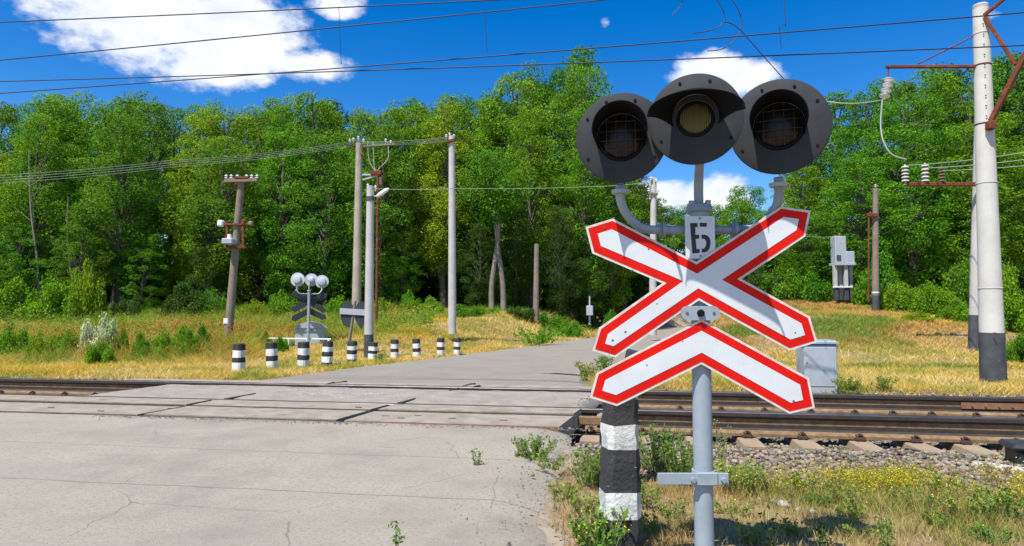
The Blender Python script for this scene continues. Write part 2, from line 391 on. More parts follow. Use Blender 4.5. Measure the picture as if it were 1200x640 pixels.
def strip(v0, v1, ends, top):
    for a, b in zip(ends[:-1], ends[1:]):
        g = .036 + .018*random.random()
        P = [(on_skew(a, v0)+g, v0), (on_skew(b, v0)-g, v0), (on_skew(b, v1)-g, v1), (on_skew(a, v1)+g, v1)]
        dz = [random.uniform(-.006, .006) for _ in P]; mb = MB(); q = .012
        c_s = sum(p[0] for p in P)/4; c_v = sum(p[1] for p in P)/4
        n_ = 40; T = []; B = []                          # top with worn, uneven edges
        for side in range(4):
            p, r_ = P[side], P[(side+1) % 4]
            for k in range(n_ if side % 2 == 0 else 4):
                t = k/(n_ if side % 2 == 0 else 4); s_ = p[0]+(r_[0]-p[0])*t; v_ = p[1]+(r_[1]-p[1])*t
                wob = .014*(random.random()-.2)
                s_ += (wob if s_ < c_s else -wob)*(.5 if side % 2 else .2); v_ += (wob if v_ < c_v else -wob)*.6
                z = top + dz[side]*(1-t)+dz[(side+1) % 4]*t
                T.append(sv(s_, v_, z)); B.append(sv(s_, v_, -.16))
        n2 = len(T); mb.add(T+B, [tuple(range(n2))]+[(k, n2+k, n2+(k+1) % n2, (k+1) % n2) for k in range(n2)])
        mb.build('deck_panel', m_panel, deck)
ends = joints+[DECK_R]
strip(V_EDGE, V_GROOVE-.03, ends, .012); strip(V_GROOVE+.03, V_NEAR-.085, ends, .026)
strip(V_FAR+.085, V_OUT, [gnd(120, 449), gnd(403, 447.5), gnd(575, 449), gnd(700, 458)], .016)
m_edge2 = mat('dark_edging', (.075, .055, .04), .85, c2=(.13, .095, .065), scale=14)  # strips added for brown panel edges, their dark colour painting the step shadow
for (v0, zt, pr) in ((V_EDGE-.012, .006, 0), (V_GROOVE+.018, .020, 0), (V_FAR+.073, .010, 1)):
    pr_ends = [gnd(120, 449), gnd(403, 447.5), gnd(575, 449), gnd(700, 458)] if pr else ends
    for a, b in zip(pr_ends[:-1], pr_ends[1:]):
        s0, s1 = on_skew(a, v0)+.05, on_skew(b, v0)-.05; last = b is DECK_R and v0 < V_EDGE
        MB().box(sv((s0+s1)/2, v0, zt-.06), (s1-s0, .012, .12), M3=Matrix.Rotation(-ANG, 3, 'Z')).build('edge_shade_strip', m_steel_edge if last else m_edge2, deck)

m_tarj = mat('joint_tar', (.065, .055, .045), .8, c2=(.09, .075, .06), scale=12)
for (p_a, va, vb, w0, w1) in ((gnd(148, 490), V_NEAR+.1, V_NEAR+.62, .035, .012), (gnd(393, 495.5), V_NEAR+.1, V_NEAR+.5, .03, .008), (gnd(557, 450), V_FAR-.4, V_FAR-.1, .008, .02), (gnd(557, 450), V_FAR+.1, V_OUT+.12, .03, .05), (gnd(411, 447), V_FAR+.1, V_OUT+.1, .02, .03)):
    P = []; n_ = 7                                      # tarred joints that carry on across the fill, following its surface
    for sgn in (-1, 1):
        rowp = []
        for k in range(n_):
            v_ = va+(vb-va)*k/(n_-1); w_ = 1.5*(w0+(w1-w0)*k/(n_-1)); s_ = on_skew(p_a, v_)+sgn*w_*.5*random.uniform(.8, 1.2)
            rowp.append(sv(s_, v_, .020 if v_ < V_FAR else .024))
        P += rowp if sgn < 0 else rowp[::-1]
    MB().add(P[::-1]+[q-Vector((0, 0, .03)) for q in P[::-1]], [tuple(range(14))]+[(k, 14+k, 14+(k+1) % 14, (k+1) % 14) for k in range(14)]).build('tarred_joint', m_tarj, deck)
for (x, y) in ((60, 479), (118, 483), (215, 484), (255, 486), (330, 487.5), (345, 485), (300, 489), (452, 489), (470, 491.5), (490, 488.5), (530, 492), (590, 494), (200, 480), (120, 470.5), (420, 480), (540, 484)):
    p = gnd(x, y); MB().box(sv(*to_sv(p), .0105+(.014 if to_sv(p)[1] > V_GROOVE else 0)), (.075, .013, .012), M3=Matrix.Rotation(-ANG, 3, 'Z')).build('lifting_slot', m_tarj, deck)

# ------------------------------------------------------------------ railway track
m_railside = mat('rail_rust', (.25, .165, .09), .85, c2=(.155, .095, .05), scale=14, c3=(.29, .20, .115), s3=4, bump=.3, bscale=60, spec=.2)
m_railgrime_shade = mat('rail_grime_shade', (.028, .021, .017), .75, c2=(.05, .034, .024), scale=10)  # grease on the head sides, painted shadow line on the lower web
m_railtop = mat('rail_head', (.16, .15, .16), .35, c2=(.10, .095, .10), scale=6, metal=.8)
m_sleeper = mat('sleeper_concrete', (.35, .265, .17), .92, c2=(.26, .19, .115), scale=4, bump=.4, bscale=50, objvar=.015)
m_clip = mat('clip_rust', (.085, .05, .032), .8, metal=.3)
track = empty('railway_track', sv(0, V_MID, -.235), 0, 'single railway track with rusty rails on concrete sleepers running across the road', 'railway')
T0 = track.location
prof = [(-.085, 0), (-.085, .022), (-.026, .040), (-.0095, .055), (-.0095, .085), (-.0095, .128), (-.034, .142), (-.0375, .148), (-.0375, .174), (-.030, .181),
        (.030, .181), (.0375, .174), (.0375, .148), (.034, .142), (.0095, .128), (.0095, .085), (.0095, .055), (.026, .040), (.085, .022), (.085, 0)]
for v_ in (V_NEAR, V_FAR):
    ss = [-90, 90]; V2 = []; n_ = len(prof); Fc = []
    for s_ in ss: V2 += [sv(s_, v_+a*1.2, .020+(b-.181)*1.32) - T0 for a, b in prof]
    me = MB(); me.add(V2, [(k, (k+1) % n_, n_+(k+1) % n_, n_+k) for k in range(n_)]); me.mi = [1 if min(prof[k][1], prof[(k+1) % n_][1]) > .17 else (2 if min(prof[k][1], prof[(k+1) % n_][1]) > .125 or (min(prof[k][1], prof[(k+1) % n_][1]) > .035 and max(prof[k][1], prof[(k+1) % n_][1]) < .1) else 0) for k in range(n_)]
    me.build('rail', [m_railside, m_railtop, m_railgrime_shade], track, fix=True)
# fish plates bolted to the far rail at a joint, and one on the near rail
for (px, v_, Ls) in ((1128, V_FAR, 1.0), (1100, V_NEAR, .5)):
    s_ = to_sv(at(px, 470, v_/VV.y))[0] if v_ == V_FAR else to_sv(gnd(px, 491))[0]
    if v_ == V_NEAR: continue
    mb = MB(); mb.box(sv(s_, v_-.021, -.088)-T0, (Ls, .022, .085), M3=Matrix.Rotation(-ANG, 3, 'Z'), bev=.004)
    for k in range(6): mb.lathe([(0, 0), (.014, 0), (.014, .018), (0, .018)][::-1], sv(s_-.38+k*.152, v_-.03, -.088)-T0, -VV, 6)
    mb.build('fish_plate', m_steel_edge, track, fix=True)
# sleepers
def sleeper_mesh():
    bm = bmesh.new(); Ls, wb, wt, h = 1.36, .15, .10, .20; secs = [(-Ls, 1.0, 0), (-.42, 1.0, 0), (-.25, .86, .035), (.25, .86, .035), (.42, 1.0, 0), (Ls, 1.0, 0)]
    rings = [[bm.verts.new((w_*wb*sx if zz == 0 else w_*wt*sx, v_, (-h if zz == 0 else -dz))) for (sx, zz) in ((-1, 0), (1, 0), (1, 1), (-1, 1))] for (v_, w_, dz) in secs]
    for a, b in zip(rings[:-1], rings[1:]):
        for k in range(4): bm.faces.new((a[k], a[(k+1) % 4], b[(k+1) % 4], b[k]))
    bm.faces.new(rings[0][::-1]); bm.faces.new(rings[-1])
    bmesh.ops.recalc_face_normals(bm, faces=bm.faces[:]); bmesh.ops.bevel(bm, geom=bm.edges[:], offset=.008, segments=1, affect='EDGES')
    me = bpy.data.meshes.new('sleeper'); bm.to_mesh(me); bm.free(); me.materials.append(m_sleeper); return me
sme = sleeper_mesh()
def clip_obj(v_, side):
    mb = MB(); y0 = v_+side*.10
    mb.box((0, y0, .022), (.10, .07, .03), bev=.004)
    for dx in (-.03, .03):
        mb.tube([(dx, y0-side*.03, .035), (dx, y0, .06), (dx, y0+side*.035, .05), (dx, y0+side*.04, .015)], .009, 6)
    mb.tube([(0, y0+side*.008, .0), (0, y0+side*.008, .075)], .011, 6); mb.lathe([(0, .016), (.02, .016), (.02, 0), (0, 0)], (0, y0+side*.008, .06), (0, 0, 1), 6)
    return mb
clips = []
s_list = [to_sv(gnd(px, 520, -.23))[0] for px in (950, 1014, 1076, 1128, 1185)]
base = s_list[0]; more = [base-.545*k for k in range(1, 60)]; more2 = [s_list[-1]+.5*k for k in range(1, 14)]
sl_l = on_skew(DECK_L, V_MID); sl_r = on_skew(DECK_R, V_MID)
for s_ in s_list+more+more2:
    if sl_l+.3 < s_ < sl_r-.3 or s_ < -34: continue
    o = bpy.data.objects.new('sleeper', sme); link(o, track)
    o.location = sv(s_+random.uniform(-.02, .02), V_MID, -.235) - T0; o.rotation_euler.z = -ANG+random.uniform(-.012, .012)
    if s_ > 12 or s_ < -13: continue
    for v_ in (V_NEAR-V_MID, V_FAR-V_MID):
        for side in (-1, 1):
            if (v_ > 0) == (side > 0): 
                if v_ > 0: continue
            key = (round(v_, 3), side); found = [c for c in clips if c[0] == key]
            if not found:
                c = clip_obj(v_, side).build('rail_clip', m_clip, o, fix=True, smooth=40); clips.append((key, c.data))
            else: link(bpy.data.objects.new('rail_clip', found[0][1]), o)
# bent steel guard plates by the right-hand end of the deck
m_plate = mat('steel_plate', (.42, .40, .38), .6, c2=(.30, .22, .15), scale=9, metal=.3)
g0 = on_skew(DECK_R, V_NEAR)
mb = MB()
mb.box(sv(g0+.20, V_NEAR-.24, -.075)-T0, (.62, .06, .09), M3=Matrix.Rotation(-ANG, 3, 'Z'), bev=.01)
mb.build('guard_bar', m_railside, track)
mb = MB(); mb.box(sv(g0+.30, V_NEAR-.13, -.06)-T0, (.34, .012, .14), M3=Matrix.Rotation(-ANG+.5, 3, 'Z') @ Matrix.Rotation(-.9, 3, 'X'))
mb.box(sv(g0+.17, V_NEAR-.10, -.07)-T0, (.16, .012, .12), M3=Matrix.Rotation(-ANG-.6, 3, 'Z') @ Matrix.Rotation(-.7, 3, 'X'))
mb.build('guard_plate', m_plate, track)

# ------------------------------------------------------------------ ballast stones (uncountable)
def stones(name, P, size, mats, cols, parent=None):
    t = (1+5**.5)/2; ico = np.array([(-1,t,0),(1,t,0),(-1,-t,0),(1,-t,0),(0,-1,t),(0,1,t),(0,-1,-t),(0,1,-t),(t,0,-1),(t,0,1),(-t,0,-1),(-t,0,1)], float)/1.9
    fc = np.array([(0,11,5),(0,5,1),(0,1,7),(0,7,10),(0,10,11),(1,5,9),(5,11,4),(11,10,2),(10,7,6),(7,1,8),(3,9,4),(3,4,2),(3,2,6),(3,6,8),(3,8,9),(4,9,5),(2,4,11),(6,2,10),(8,6,7),(9,8,1)])
    n = len(P); Vs = ico[None]*(1+.75*(rng.random((n, 12, 1))-.5))
    Vs = Vs*(np.asarray(size)[:, None, None]*rng.uniform(.6, 1.15, (n, 1, 3))*np.array([1, 1, .75]))
    a = rng.uniform(0, 6.28, n); ca, sa = np.cos(a)[:, None], np.sin(a)[:, None]
    x = Vs[..., 0]*ca-Vs[..., 1]*sa; y = Vs[..., 0]*sa+Vs[..., 1]*ca
    Vs = np.stack([x, y, Vs[..., 2]], -1)+np.asarray(P)[:, None]
    col = np.repeat(cols, 12, 0)
    return npmesh(name, Vs.reshape(-1, 3), (fc[None]+np.arange(n)[:, None, None]*12).reshape(-1, 3), mats, parent, col=col)
m_stone = mat('ballast_stone', (.4, .35, .3), .95, attr='col', bump=.3, bscale=80)
n = 50000; s_ = np.where(rng.random(n) < .86, rng.uniform(sl_r-.3, 12, n), rng.uniform(-14, sl_l+1.2, n))
v_ = np.where(rng.random(n) < .6, rng.uniform(V_NEAR-2.6, V_NEAR-.05, n), rng.uniform(V_NEAR-.05, V_FAR+1.0, n))
x = s_*U.x+v_*VV.x; y = s_*U.y+v_*VV.y
keep = (fbm(x, y, 1.2, 21)*1.0+.55*sstep(V_NEAR-2.7, V_NEAR-1.8, v_) > .45) & (road_d(x, y) > .15) & ((x > near_edge(y)+.1) | (x < -3) | (v_ > V_EDGE))
kd = (s_ < on_skew(DECK_R, 0)+v_*WD.dot(U)/WD.dot(VV)+.05) & (s_ > sl_l) & (v_ > V_EDGE-.1) & (v_ < V_OUT+.1)
keep &= ~kd
x, y = x[keep], y[keep]; n = len(x)
base_c = np.array([.235, .195, .145])*rng.uniform(.35, 1.5, (n, 1)) + rng.uniform(-.03, .03, (n, 3))
tag(stones('ballast', np.c_[x, y, height(x, y)+rng.uniform(-.005, .022, n)], rng.uniform(.011, .029, n), m_stone, np.clip(base_c, .05, .8)), 'pale brown crushed stone ballast around the rails and sleepers', 'gravel', kind='stuff')
# loose aggregate on the fill between the rails
n = 2600; px = np.where(rng.random(n) < .6, rng.normal(350, 55, n), rng.uniform(150, 690, n)); pv = rng.normal(.52, .13, n)
pv = V_NEAR+.1+(V_FAR-V_NEAR-.2)*np.clip(pv, .02, .98); ps = np.array([to_sv(gnd(a, 470))[0] for a in px])
x = ps*U.x+pv*VV.x; y = ps*U.y+pv*VV.y
tag(stones('crushed_stone', np.c_[x, y, np.full(n, -.004)+rng.uniform(-.006, .006, n)], rng.uniform(.006, .018, n), m_stone, np.array([.38, .345, .30])*rng.uniform(.6, 1.2, (n, 1))), 'loose crushed stone lying on the fill between the rails at the crossing', 'gravel', kind='stuff')
# crumbs of broken asphalt along the near edge of the panels and grit on the road edge
n = 1500; px = rng.uniform(20, 700, n); ps = np.array([to_sv(gnd(a, 505))[0] for a in px]); pv = V_EDGE-np.abs(rng.normal(0, .07, n))-.03
x = ps*U.x+pv*VV.x; y = ps*U.y+pv*VV.y
n2 = 700; y2 = rng.uniform(2.0, 6.0, n2); x2 = near_edge(y2)-np.abs(rng.normal(0, .25, n2))+.1
xx = np.r_[x, x2]; yy = np.r_[y, y2]; k = len(xx)
tag(stones('grit', np.c_[xx, yy, np.full(k, .001)], np.abs(rng.normal(.002, .0032, k))+.0015, m_stone, np.array([.30, .26, .21])*rng.uniform(.4, 1.1, (k, 1))), 'loose grit and crumbs of asphalt along the road edge', 'gravel', kind='stuff')
# ------------------------------------------------------------------ the level crossing signal in front
m_mast = mat('grey_paint', (.31, .36, .40), .5, c2=(.26, .305, .34), scale=7, c3=(.20, .19, .18), s3=16, lo3=.64, hi3=.72, bump=.06, bscale=30)
m_pipe = mat('pipe_grey', (.27, .31, .34), .5, c2=(.20, .23, .25), scale=10)
m_shield = mat('shield_paint', (.042, .044, .048), .7, c2=(.029, .031, .034), scale=5, c3=(.10, .10, .10), s3=40, lo3=.69, hi3=.74, spec=.2)
m_back = mat('shield_back', (.50, .54, .57), .5, c2=(.42, .46, .49), scale=8)
m_hood = mat('hood_black', (.009, .009, .010), .85, c2=(.014, .014, .015), scale=10, spec=.08)
m_lens = mat('dark_lens', (.016, .010, .007), .3, spec=.25)
m_wire = mat('guard_wire', (.03, .026, .024), .7)
m_white = mat('sign_white', (.66, .685, .69), .5, c2=(.58, .61, .61), scale=5, c3=(.42, .41, .38), s3=16, lo3=.62, hi3=.82, spec=.25)
m_rim = mat('sign_rim', (.70, .66, .60), .6, c2=(.55, .48, .40), scale=20)
m_red = mat('sign_red', (.70, .009, .004), .55, c2=(.56, .009, .005), scale=5, c3=(.48, .03, .02), s3=18, lo3=.60, hi3=.8, spec=.15)
m_signback = mat('sign_back', (.022, .028, .042), .6, c2=(.035, .045, .055), scale=5)
m_black = mat('black_paint', (.018, .018, .02), .55)
m_rustdot = mat('chip', (.16, .09, .06), .9)
# ribbed pale lens of the middle head
m_moon = mat('ribbed_lens', (.17, .15, .06), .25, spec=.3)
_n = m_moon.node_tree.nodes; _l = m_moon.node_tree.links
_w = _n.new('ShaderNodeTexWave'); _w.inputs['Scale'].default_value = 34; _w.bands_direction = 'X'; _t = _n.new('ShaderNodeTexCoord'); _l.new(_t.outputs['Object'], _w.inputs[0])
_b = _n.new('ShaderNodeBump'); _b.inputs['Strength'].default_value = .9; _b.inputs['Distance'].default_value = .01; _l.new(_w.outputs['Fac'], _b.inputs['Height']); _l.new(_b.outputs[0], _n['Principled BSDF'].inputs['Normal'])

YS, YM = 2.82, 2.88                                   # sign face plane, mast axis
mast_x = at(821, 362, YM).x; G0 = Vector((mast_x, YM, -.075))
sig = empty('crossing_signal', G0, 0, 'grey crossing signal with red and white crossbuck and three dark lamps, nearest the viewer', 'crossing signal')
def lp(px, py, Y): return at(px, py, Y)-G0
def inset(poly, d):
    n = len(poly); A = sum(poly[i][0]*poly[(i+1) % n][1]-poly[(i+1) % n][0]*poly[i][1] for i in range(n)); sg = 1 if A > 0 else -1; outp = []
    for i in range(n):
        p0, p1, p2 = Vector(poly[i-1]), Vector(poly[i]), Vector(poly[(i+1) % n])
        e1 = (p1-p0).normalized(); e2 = (p2-p1).normalized(); n1 = Vector((-e1.y, e1.x))*sg; n2 = Vector((-e2.y, e2.x))*sg
        k = d/max(.25, 1+n1.dot(n2)); outp.append(tuple(p1+(n1+n2)*k))
    return outp
def sign_board(name, pts, parent):
    P = [(lp(x, y, YS).x, lp(x, y, YS).z) for x, y in pts]
    if sum(P[i][0]*P[(i+1) % len(P)][1]-P[(i+1) % len(P)][0]*P[i][1] for i in range(len(P))) < 0: P = P[::-1]
    yy = YS-YM; fn = lambda x, z, t: (x, yy+t, z)
    b = MB().prism(P, fn, 0, .006, 0, 1).build(name, [m_rim, m_signback], parent)
    MB().prism(inset(P, .010), fn, -.0012, .001).build('red_border', m_red, b)
    MB().prism(inset(P, .0445), fn, -.0026, .000).build('white_field', m_white, b)
    return b
X_OUT = [(686,266),(718,256),(816,307),(915,242),(950,247),(944,277),(869,327),(949,371),(958,401),(925,411),(819,352),(721,419),(694,411),(702,384),(776,332),(694,297)]
C_OUT = [(822,374),(948,443),(955,478),(925,485),(822,427),(723,476),(691,466),(699,437)]
xb = sign_board('crossbuck', X_OUT, sig); cb = sign_board('chevron', C_OUT, sig)
for (b, dots) in ((xb, [(700,270),(708,267),(704,290),(741,317),(937,262),(932,390),(938,396),(718,399),(733,389),(700,372),(703,376),(770,356),(893,352),(760,292)]), (cb, [(712,463),(800,400),(930,470),(758,428)])):
    for (x, y) in dots:
        mb = MB(); q = lp(x, y, YS-.0035); r_ = random.uniform(.0035, .0065)
        mb.add([q+Vector((r_*math.cos(a)*random.uniform(.6, 1.2), 0, r_*math.sin(a)*random.uniform(.6, 1.2))) for a in np.linspace(6.28, 0, 8)[:-1]], [tuple(range(7))])
        mb.build('paint_chip', m_rustdot, b)
# mast, cap, feet
ztop = lp(820, 247, YM).z
mb = MB(); mb.tube([(0, 0, -.06), (0, 0, ztop)], .0415, 28); mb.build('mast', m_mast, sig, smooth=40)
mb = MB(); mb.lathe([(.0, .03), (.052, .03), (.058, .02), (.058, .0), (.044, -.005)][::-1], (0, 0, ztop-.005), (0, 0, 1), 24)
for k in range(4): mb.box((.05*math.cos(k*1.57+.6), .05*math.sin(k*1.57+.6), ztop+.03), (.02, .02, .02))
mb.build('cap_flange', m_pipe, sig, smooth=40, fix=True)
# plate with the letter
P = [(803,253),(838,253),(839,303),(804,303)]
fn = lambda x, z, t: (x, YS+.008-YM+t, z)
pl = MB().prism([(lp(x, y, YS).x, lp(x, y, YS).z) for x, y in P][::-1], fn, 0, .004, 0, 1).build('letter_plate', [m_white, m_signback], sig)
mb = MB(); sca = 1/6.0
def zp(x, y): q = lp(700+x*sca, 200+y*sca, YS); return (q.x, q.z)
fl = lambda x, z, t: (x, YS+.0062-YM+t, z)
for poly in ([(655,368),(708,368),(708,395),(692,395),(692,450),(718,450),(718,478),(694,478),(700,552),(722,550),(722,578),(672,582),(664,480)],
             [(724,366),(772,366),(772,393),(724,393)]):
    mb.prism([zp(*p) for p in poly][::-1], fl, 0, .0012)
arc_o = [(736,450),(758,450),(776,456),(790,468),(797,488),(798,515),(793,545),(780,565),(760,574),(738,576)]
arc_i = [(738,549),(752,547),(762,540),(768,525),(769,508),(768,494),(764,486),(756,480),(748,478),(736,478)]
mb.prism([zp(*p) for p in arc_o+arc_i][::-1], fl, 0, .0012)
mb.build('letter', m_black, pl)
mb = MB()
for (x, y) in ((820, 256), (821, 300)): mb.lathe([(0, .004), (.005, .004), (.006, 0)], lp(x, y, YS+.008), (0, -1, 0), 8)
mb.build('screw', m_pipe, pl)
# sign clamp between the boards
def pill(cx, cy, hw, hh, Y): return [(cx+hw*sx+hh*math.cos(a), cy+hh*math.sin(a)) for sx, rng_ in ((1, np.linspace(-1.57, 1.57, 9)), (-1, np.linspace(1.57, 4.71, 9))) for a in rng_]
q = lp(821, 367, YS-.012); fn = lambda x, z, t: (x, q.y+t, z)
cl_ = MB().prism(pill(q.x, q.z, .054, .031, 0), fn, 0, .02).build('sign_clamp', m_mast, sig)
MB().lathe([(0, .014), (.012, .014), (.016, .008), (.016, 0)], (q.x, q.y, q.z), (0, -1, 0), 12).build('bolt', m_hood, cl_)
mb = MB()
for dx in (-.058, .058): mb.lathe([(0, .003), (.006, .003), (.007, 0)], (q.x+dx, q.y, q.z), (0, -1, 0), 10)
mb.build('rivet', m_rustdot, cl_)
# lower bracket
zb = lp(821, 561, YM-.045).z
mb = MB(); mb.lathe([(.0425, -.027), (.050, -.027), (.050, .027), (.0425, .027)], (0, 0, zb), (0, 0, 1), 28)
bk = mb.build('mast_bracket', m_mast, sig, smooth=40, fix=True)
MB().box((-.125, -.046, zb), (.17, .008, .05), bev=.002).build('flat_bar', m_mast, bk)
MB().box((0, -.052, zb), (.095, .012, .056), bev=.004).build('clamp_strap', m_mast, bk)
MB().box((.070, -.046, zb), (.05, .01, .05), bev=.002).build('clamp_lug', m_mast, bk)
for dx in (-.058, .072):
    MB().lathe([(0, .016), (.010, .016), (.013, .010), (.013, 0)], (dx, -.0505, zb-.004), (0, -1, 0), 8).build('bolt', m_pipe, bk, smooth=30)
# cross pipe with flanges and the two swan necks
zc = lp(820, 269.5, YM).z
def curve(pts, n=8):
    P = [Vector(p) for p in pts]; o = []
    for i in range(len(P)-1):
        a, b, c, d = P[max(0, i-1)], P[i], P[i+1], P[min(len(P)-1, i+2)]
        for k in range(n):
            t = k/n; o.append(.5*((2*b)+(c-a)*t+(2*a-5*b+4*c-d)*t*t+(3*b-a-3*c+d)*t**3))
    return o+[P[-1]]
YH = 2.80                                             # where the swan necks end, under the side housings
for side, (x0, x1, xt, yt) in ((-1, (777, 752, 727, 224)), (1, (861, 886, 912, 216))):
    pp = [lp(820, 269.5, YM), lp(x0, 269.5, YM), lp(x1, 267, YM), lp(x1+side*17, 252, YM-.02), lp(xt, 234, YM-.05), lp(xt, yt-8, YH)]
    ar = MB().tube(curve(pp), .0195, 14).build('side_arm', m_mast if side < 0 else m_pipe, sig, smooth=60)
    mb = MB(); mb.lathe([(.018, -.008), (.037, -.008), (.037, .008), (.018, .008)], lp(x0, 269.5, YM), (1, 0, 0), 20)
    mb.lathe([(.018, -.016), (.033, -.016), (.033, -.009), (.018, -.009)], lp(x0, 269.5, YM), (1, 0, 0), 6)
    mb.build('flange', m_pipe, ar, smooth=40, fix=True)
    mb = MB(); mb.lathe([(.018, -.012), (.036, -.012), (.040, .004), (.018, .004)], lp(xt, yt, YH), (0, 0, 1), 20); mb.build('collar', m_mast, ar, smooth=40, fix=True)
mc = lp(815, 139, 2.63)                               # middle head
MB().tube(curve([(0, 0, ztop), (0, 0, ztop+.12), (-.002, -.04, mc.z-.12), (-.006, -.20, mc.z-.03)]), .0205, 14).build('top_pipe', m_pipe, sig, smooth=60)

def head(px, py, Y, r, yaw, pitch, mid):
    """one lamp: shield with housing, lens, hood; axis d points at the road"""
    c = lp(px, py, Y); rot = Matrix.Rotation(yaw, 3, 'Z') @ Matrix.Rotation(pitch, 3, 'X')
    d = rot @ Vector((0, -1, 0)); ax = rot @ Vector((1, 0, 0)); up = rot @ Vector((0, 0, 1))
    h = bpy.data.objects.new('lamp_head', None); h.empty_display_size = .05; link(h, sig); h.location = c
    I = Matrix((ax, -d, up)).transposed()             # local x right, y back, z up
    h.rotation_euler = I.to_euler()
    O = (0, 0, 0); D = (0, -1, 0); rl = .066 if mid else .092
    mb = MB(); mb.lathe([(rl+.012, 0), (r-.006, 0), (r, -.004), (r, -.012)], O, D, 64, 0); mb.lathe([(r, -.012), (rl+.012, -.0125)], O, D, 64, 1)
    for a in (.55, 1.2, 1.95, 2.6, 3.7, 5.7):
        mb.lathe([(.0065, .003), (.0065, 0)], (.86*r*math.cos(a), -.0002, .86*r*math.sin(a)), D, 8, 2); mb.lathe([(0, .003), (.0065, .003)], (.86*r*math.cos(a), -.0002, .86*r*math.sin(a)), D, 8, 2)
    mb.build('shield', [m_shield, m_back, m_hood], h, smooth=35, fix=True)
    mb = MB(); mb.lathe([(rl+.03, -.013), (rl+.03, -.09), (rl+.015, -.12), (.05, -.135), (0, -.137)], O, D, 32); mb.build('housing', m_back, h, smooth=40, fix=True)
    mb = MB(); mb.lathe([(rl+.012, -.011), (rl+.008, .003), (rl+.001, .006), (rl-.003, .003), (rl-.003, -.02)], O, D, 48); mb.build('bezel', m_hood, h, smooth=50, fix=True)
    mb = MB(); n_ = 8; mb.lathe([(rl*math.sin(k/n_*1.571), -.012+.030*math.cos(k/n_*1.571)) for k in range(n_, -1, -1)], O, D, 40)
    mb.build('lens', m_moon if mid else m_lens, h, smooth=60, fix=True)
    if mid:                                            # wide flared hood
        n_ = 36; A = []; B = []
        Lh = .18
        for k in range(n_+1):
            a = R(-20)+(R(220))*k/n_; A.append(Vector((.096*math.cos(a), -.002, .100*math.sin(a)+.005)))
            b = math.pi*k/n_; B.append(Vector((.184*math.cos(b), -Lh+.02*abs(math.cos(b))**2, .088*math.sin(b)**.8-.024)))
        V2 = []; Fc = []; st = 8
        for i in range(st+1):
            t = i/st; V2 += [a.lerp(b, t)+Vector((0, 0, .012*math.sin(t*math.pi))) for a, b in zip(A, B)]
        m_ = n_+1
        for i in range(st):
            for k in range(n_): Fc.append((i*m_+k, i*m_+k+1, (i+1)*m_+k+1, (i+1)*m_+k))
        o = MB().add(V2, Fc).build('hood', m_hood, h, smooth=50, fix=True)
    else:
        n_ = 44; V2 = []; Fc = []; st = 6
        for i in range(st+1):
            t = i/st; a_lim = R(228)*(1-t)+R(196)*t                 # the hood covers less of the circle towards its front
            for k in range(n_+1):
                a = math.pi/2-a_lim/2+a_lim*k/n_; rr = .108+.004*t
                V2.append(Vector((rr*math.cos(a), -.165*t, rr*math.sin(a))))
        m_ = n_+1
        for i in range(st):
            for k in range(n_): Fc.append((i*m_+k, i*m_+k+1, (i+1)*m_+k+1, (i+1)*m_+k))
        o = MB().add(V2, Fc).build('hood', m_hood, h, smooth=50, fix=True)
        mb = MB()                                      # wire guard in front of the lens
        for g in (-.06, -.02, .02, .06):
            hw = math.sqrt(rl*rl-g*g)
            mb.tube([(g, -.024-.012*math.cos(t*1.5), hw*t) for t in np.linspace(-1, 1, 9)], .0018, 5); mb.tube([(hw*t, -.024-.012*math.cos(t*1.5), g) for t in np.linspace(-1, 1, 9)], .0018, 5)
        mb.build('wire_guard', m_wire, h)
    mod = o.modifiers.new('thickness', 'SOLIDIFY'); mod.thickness = .003
    return h
head(728, 161, 2.735, .194, math.radians(-12), 0.02, False)
head(913, 148, 2.735, .205, math.radians(-23), 0.02, False)
head(815, 139, 2.63, .190, math.radians(-16), 0.0, True)

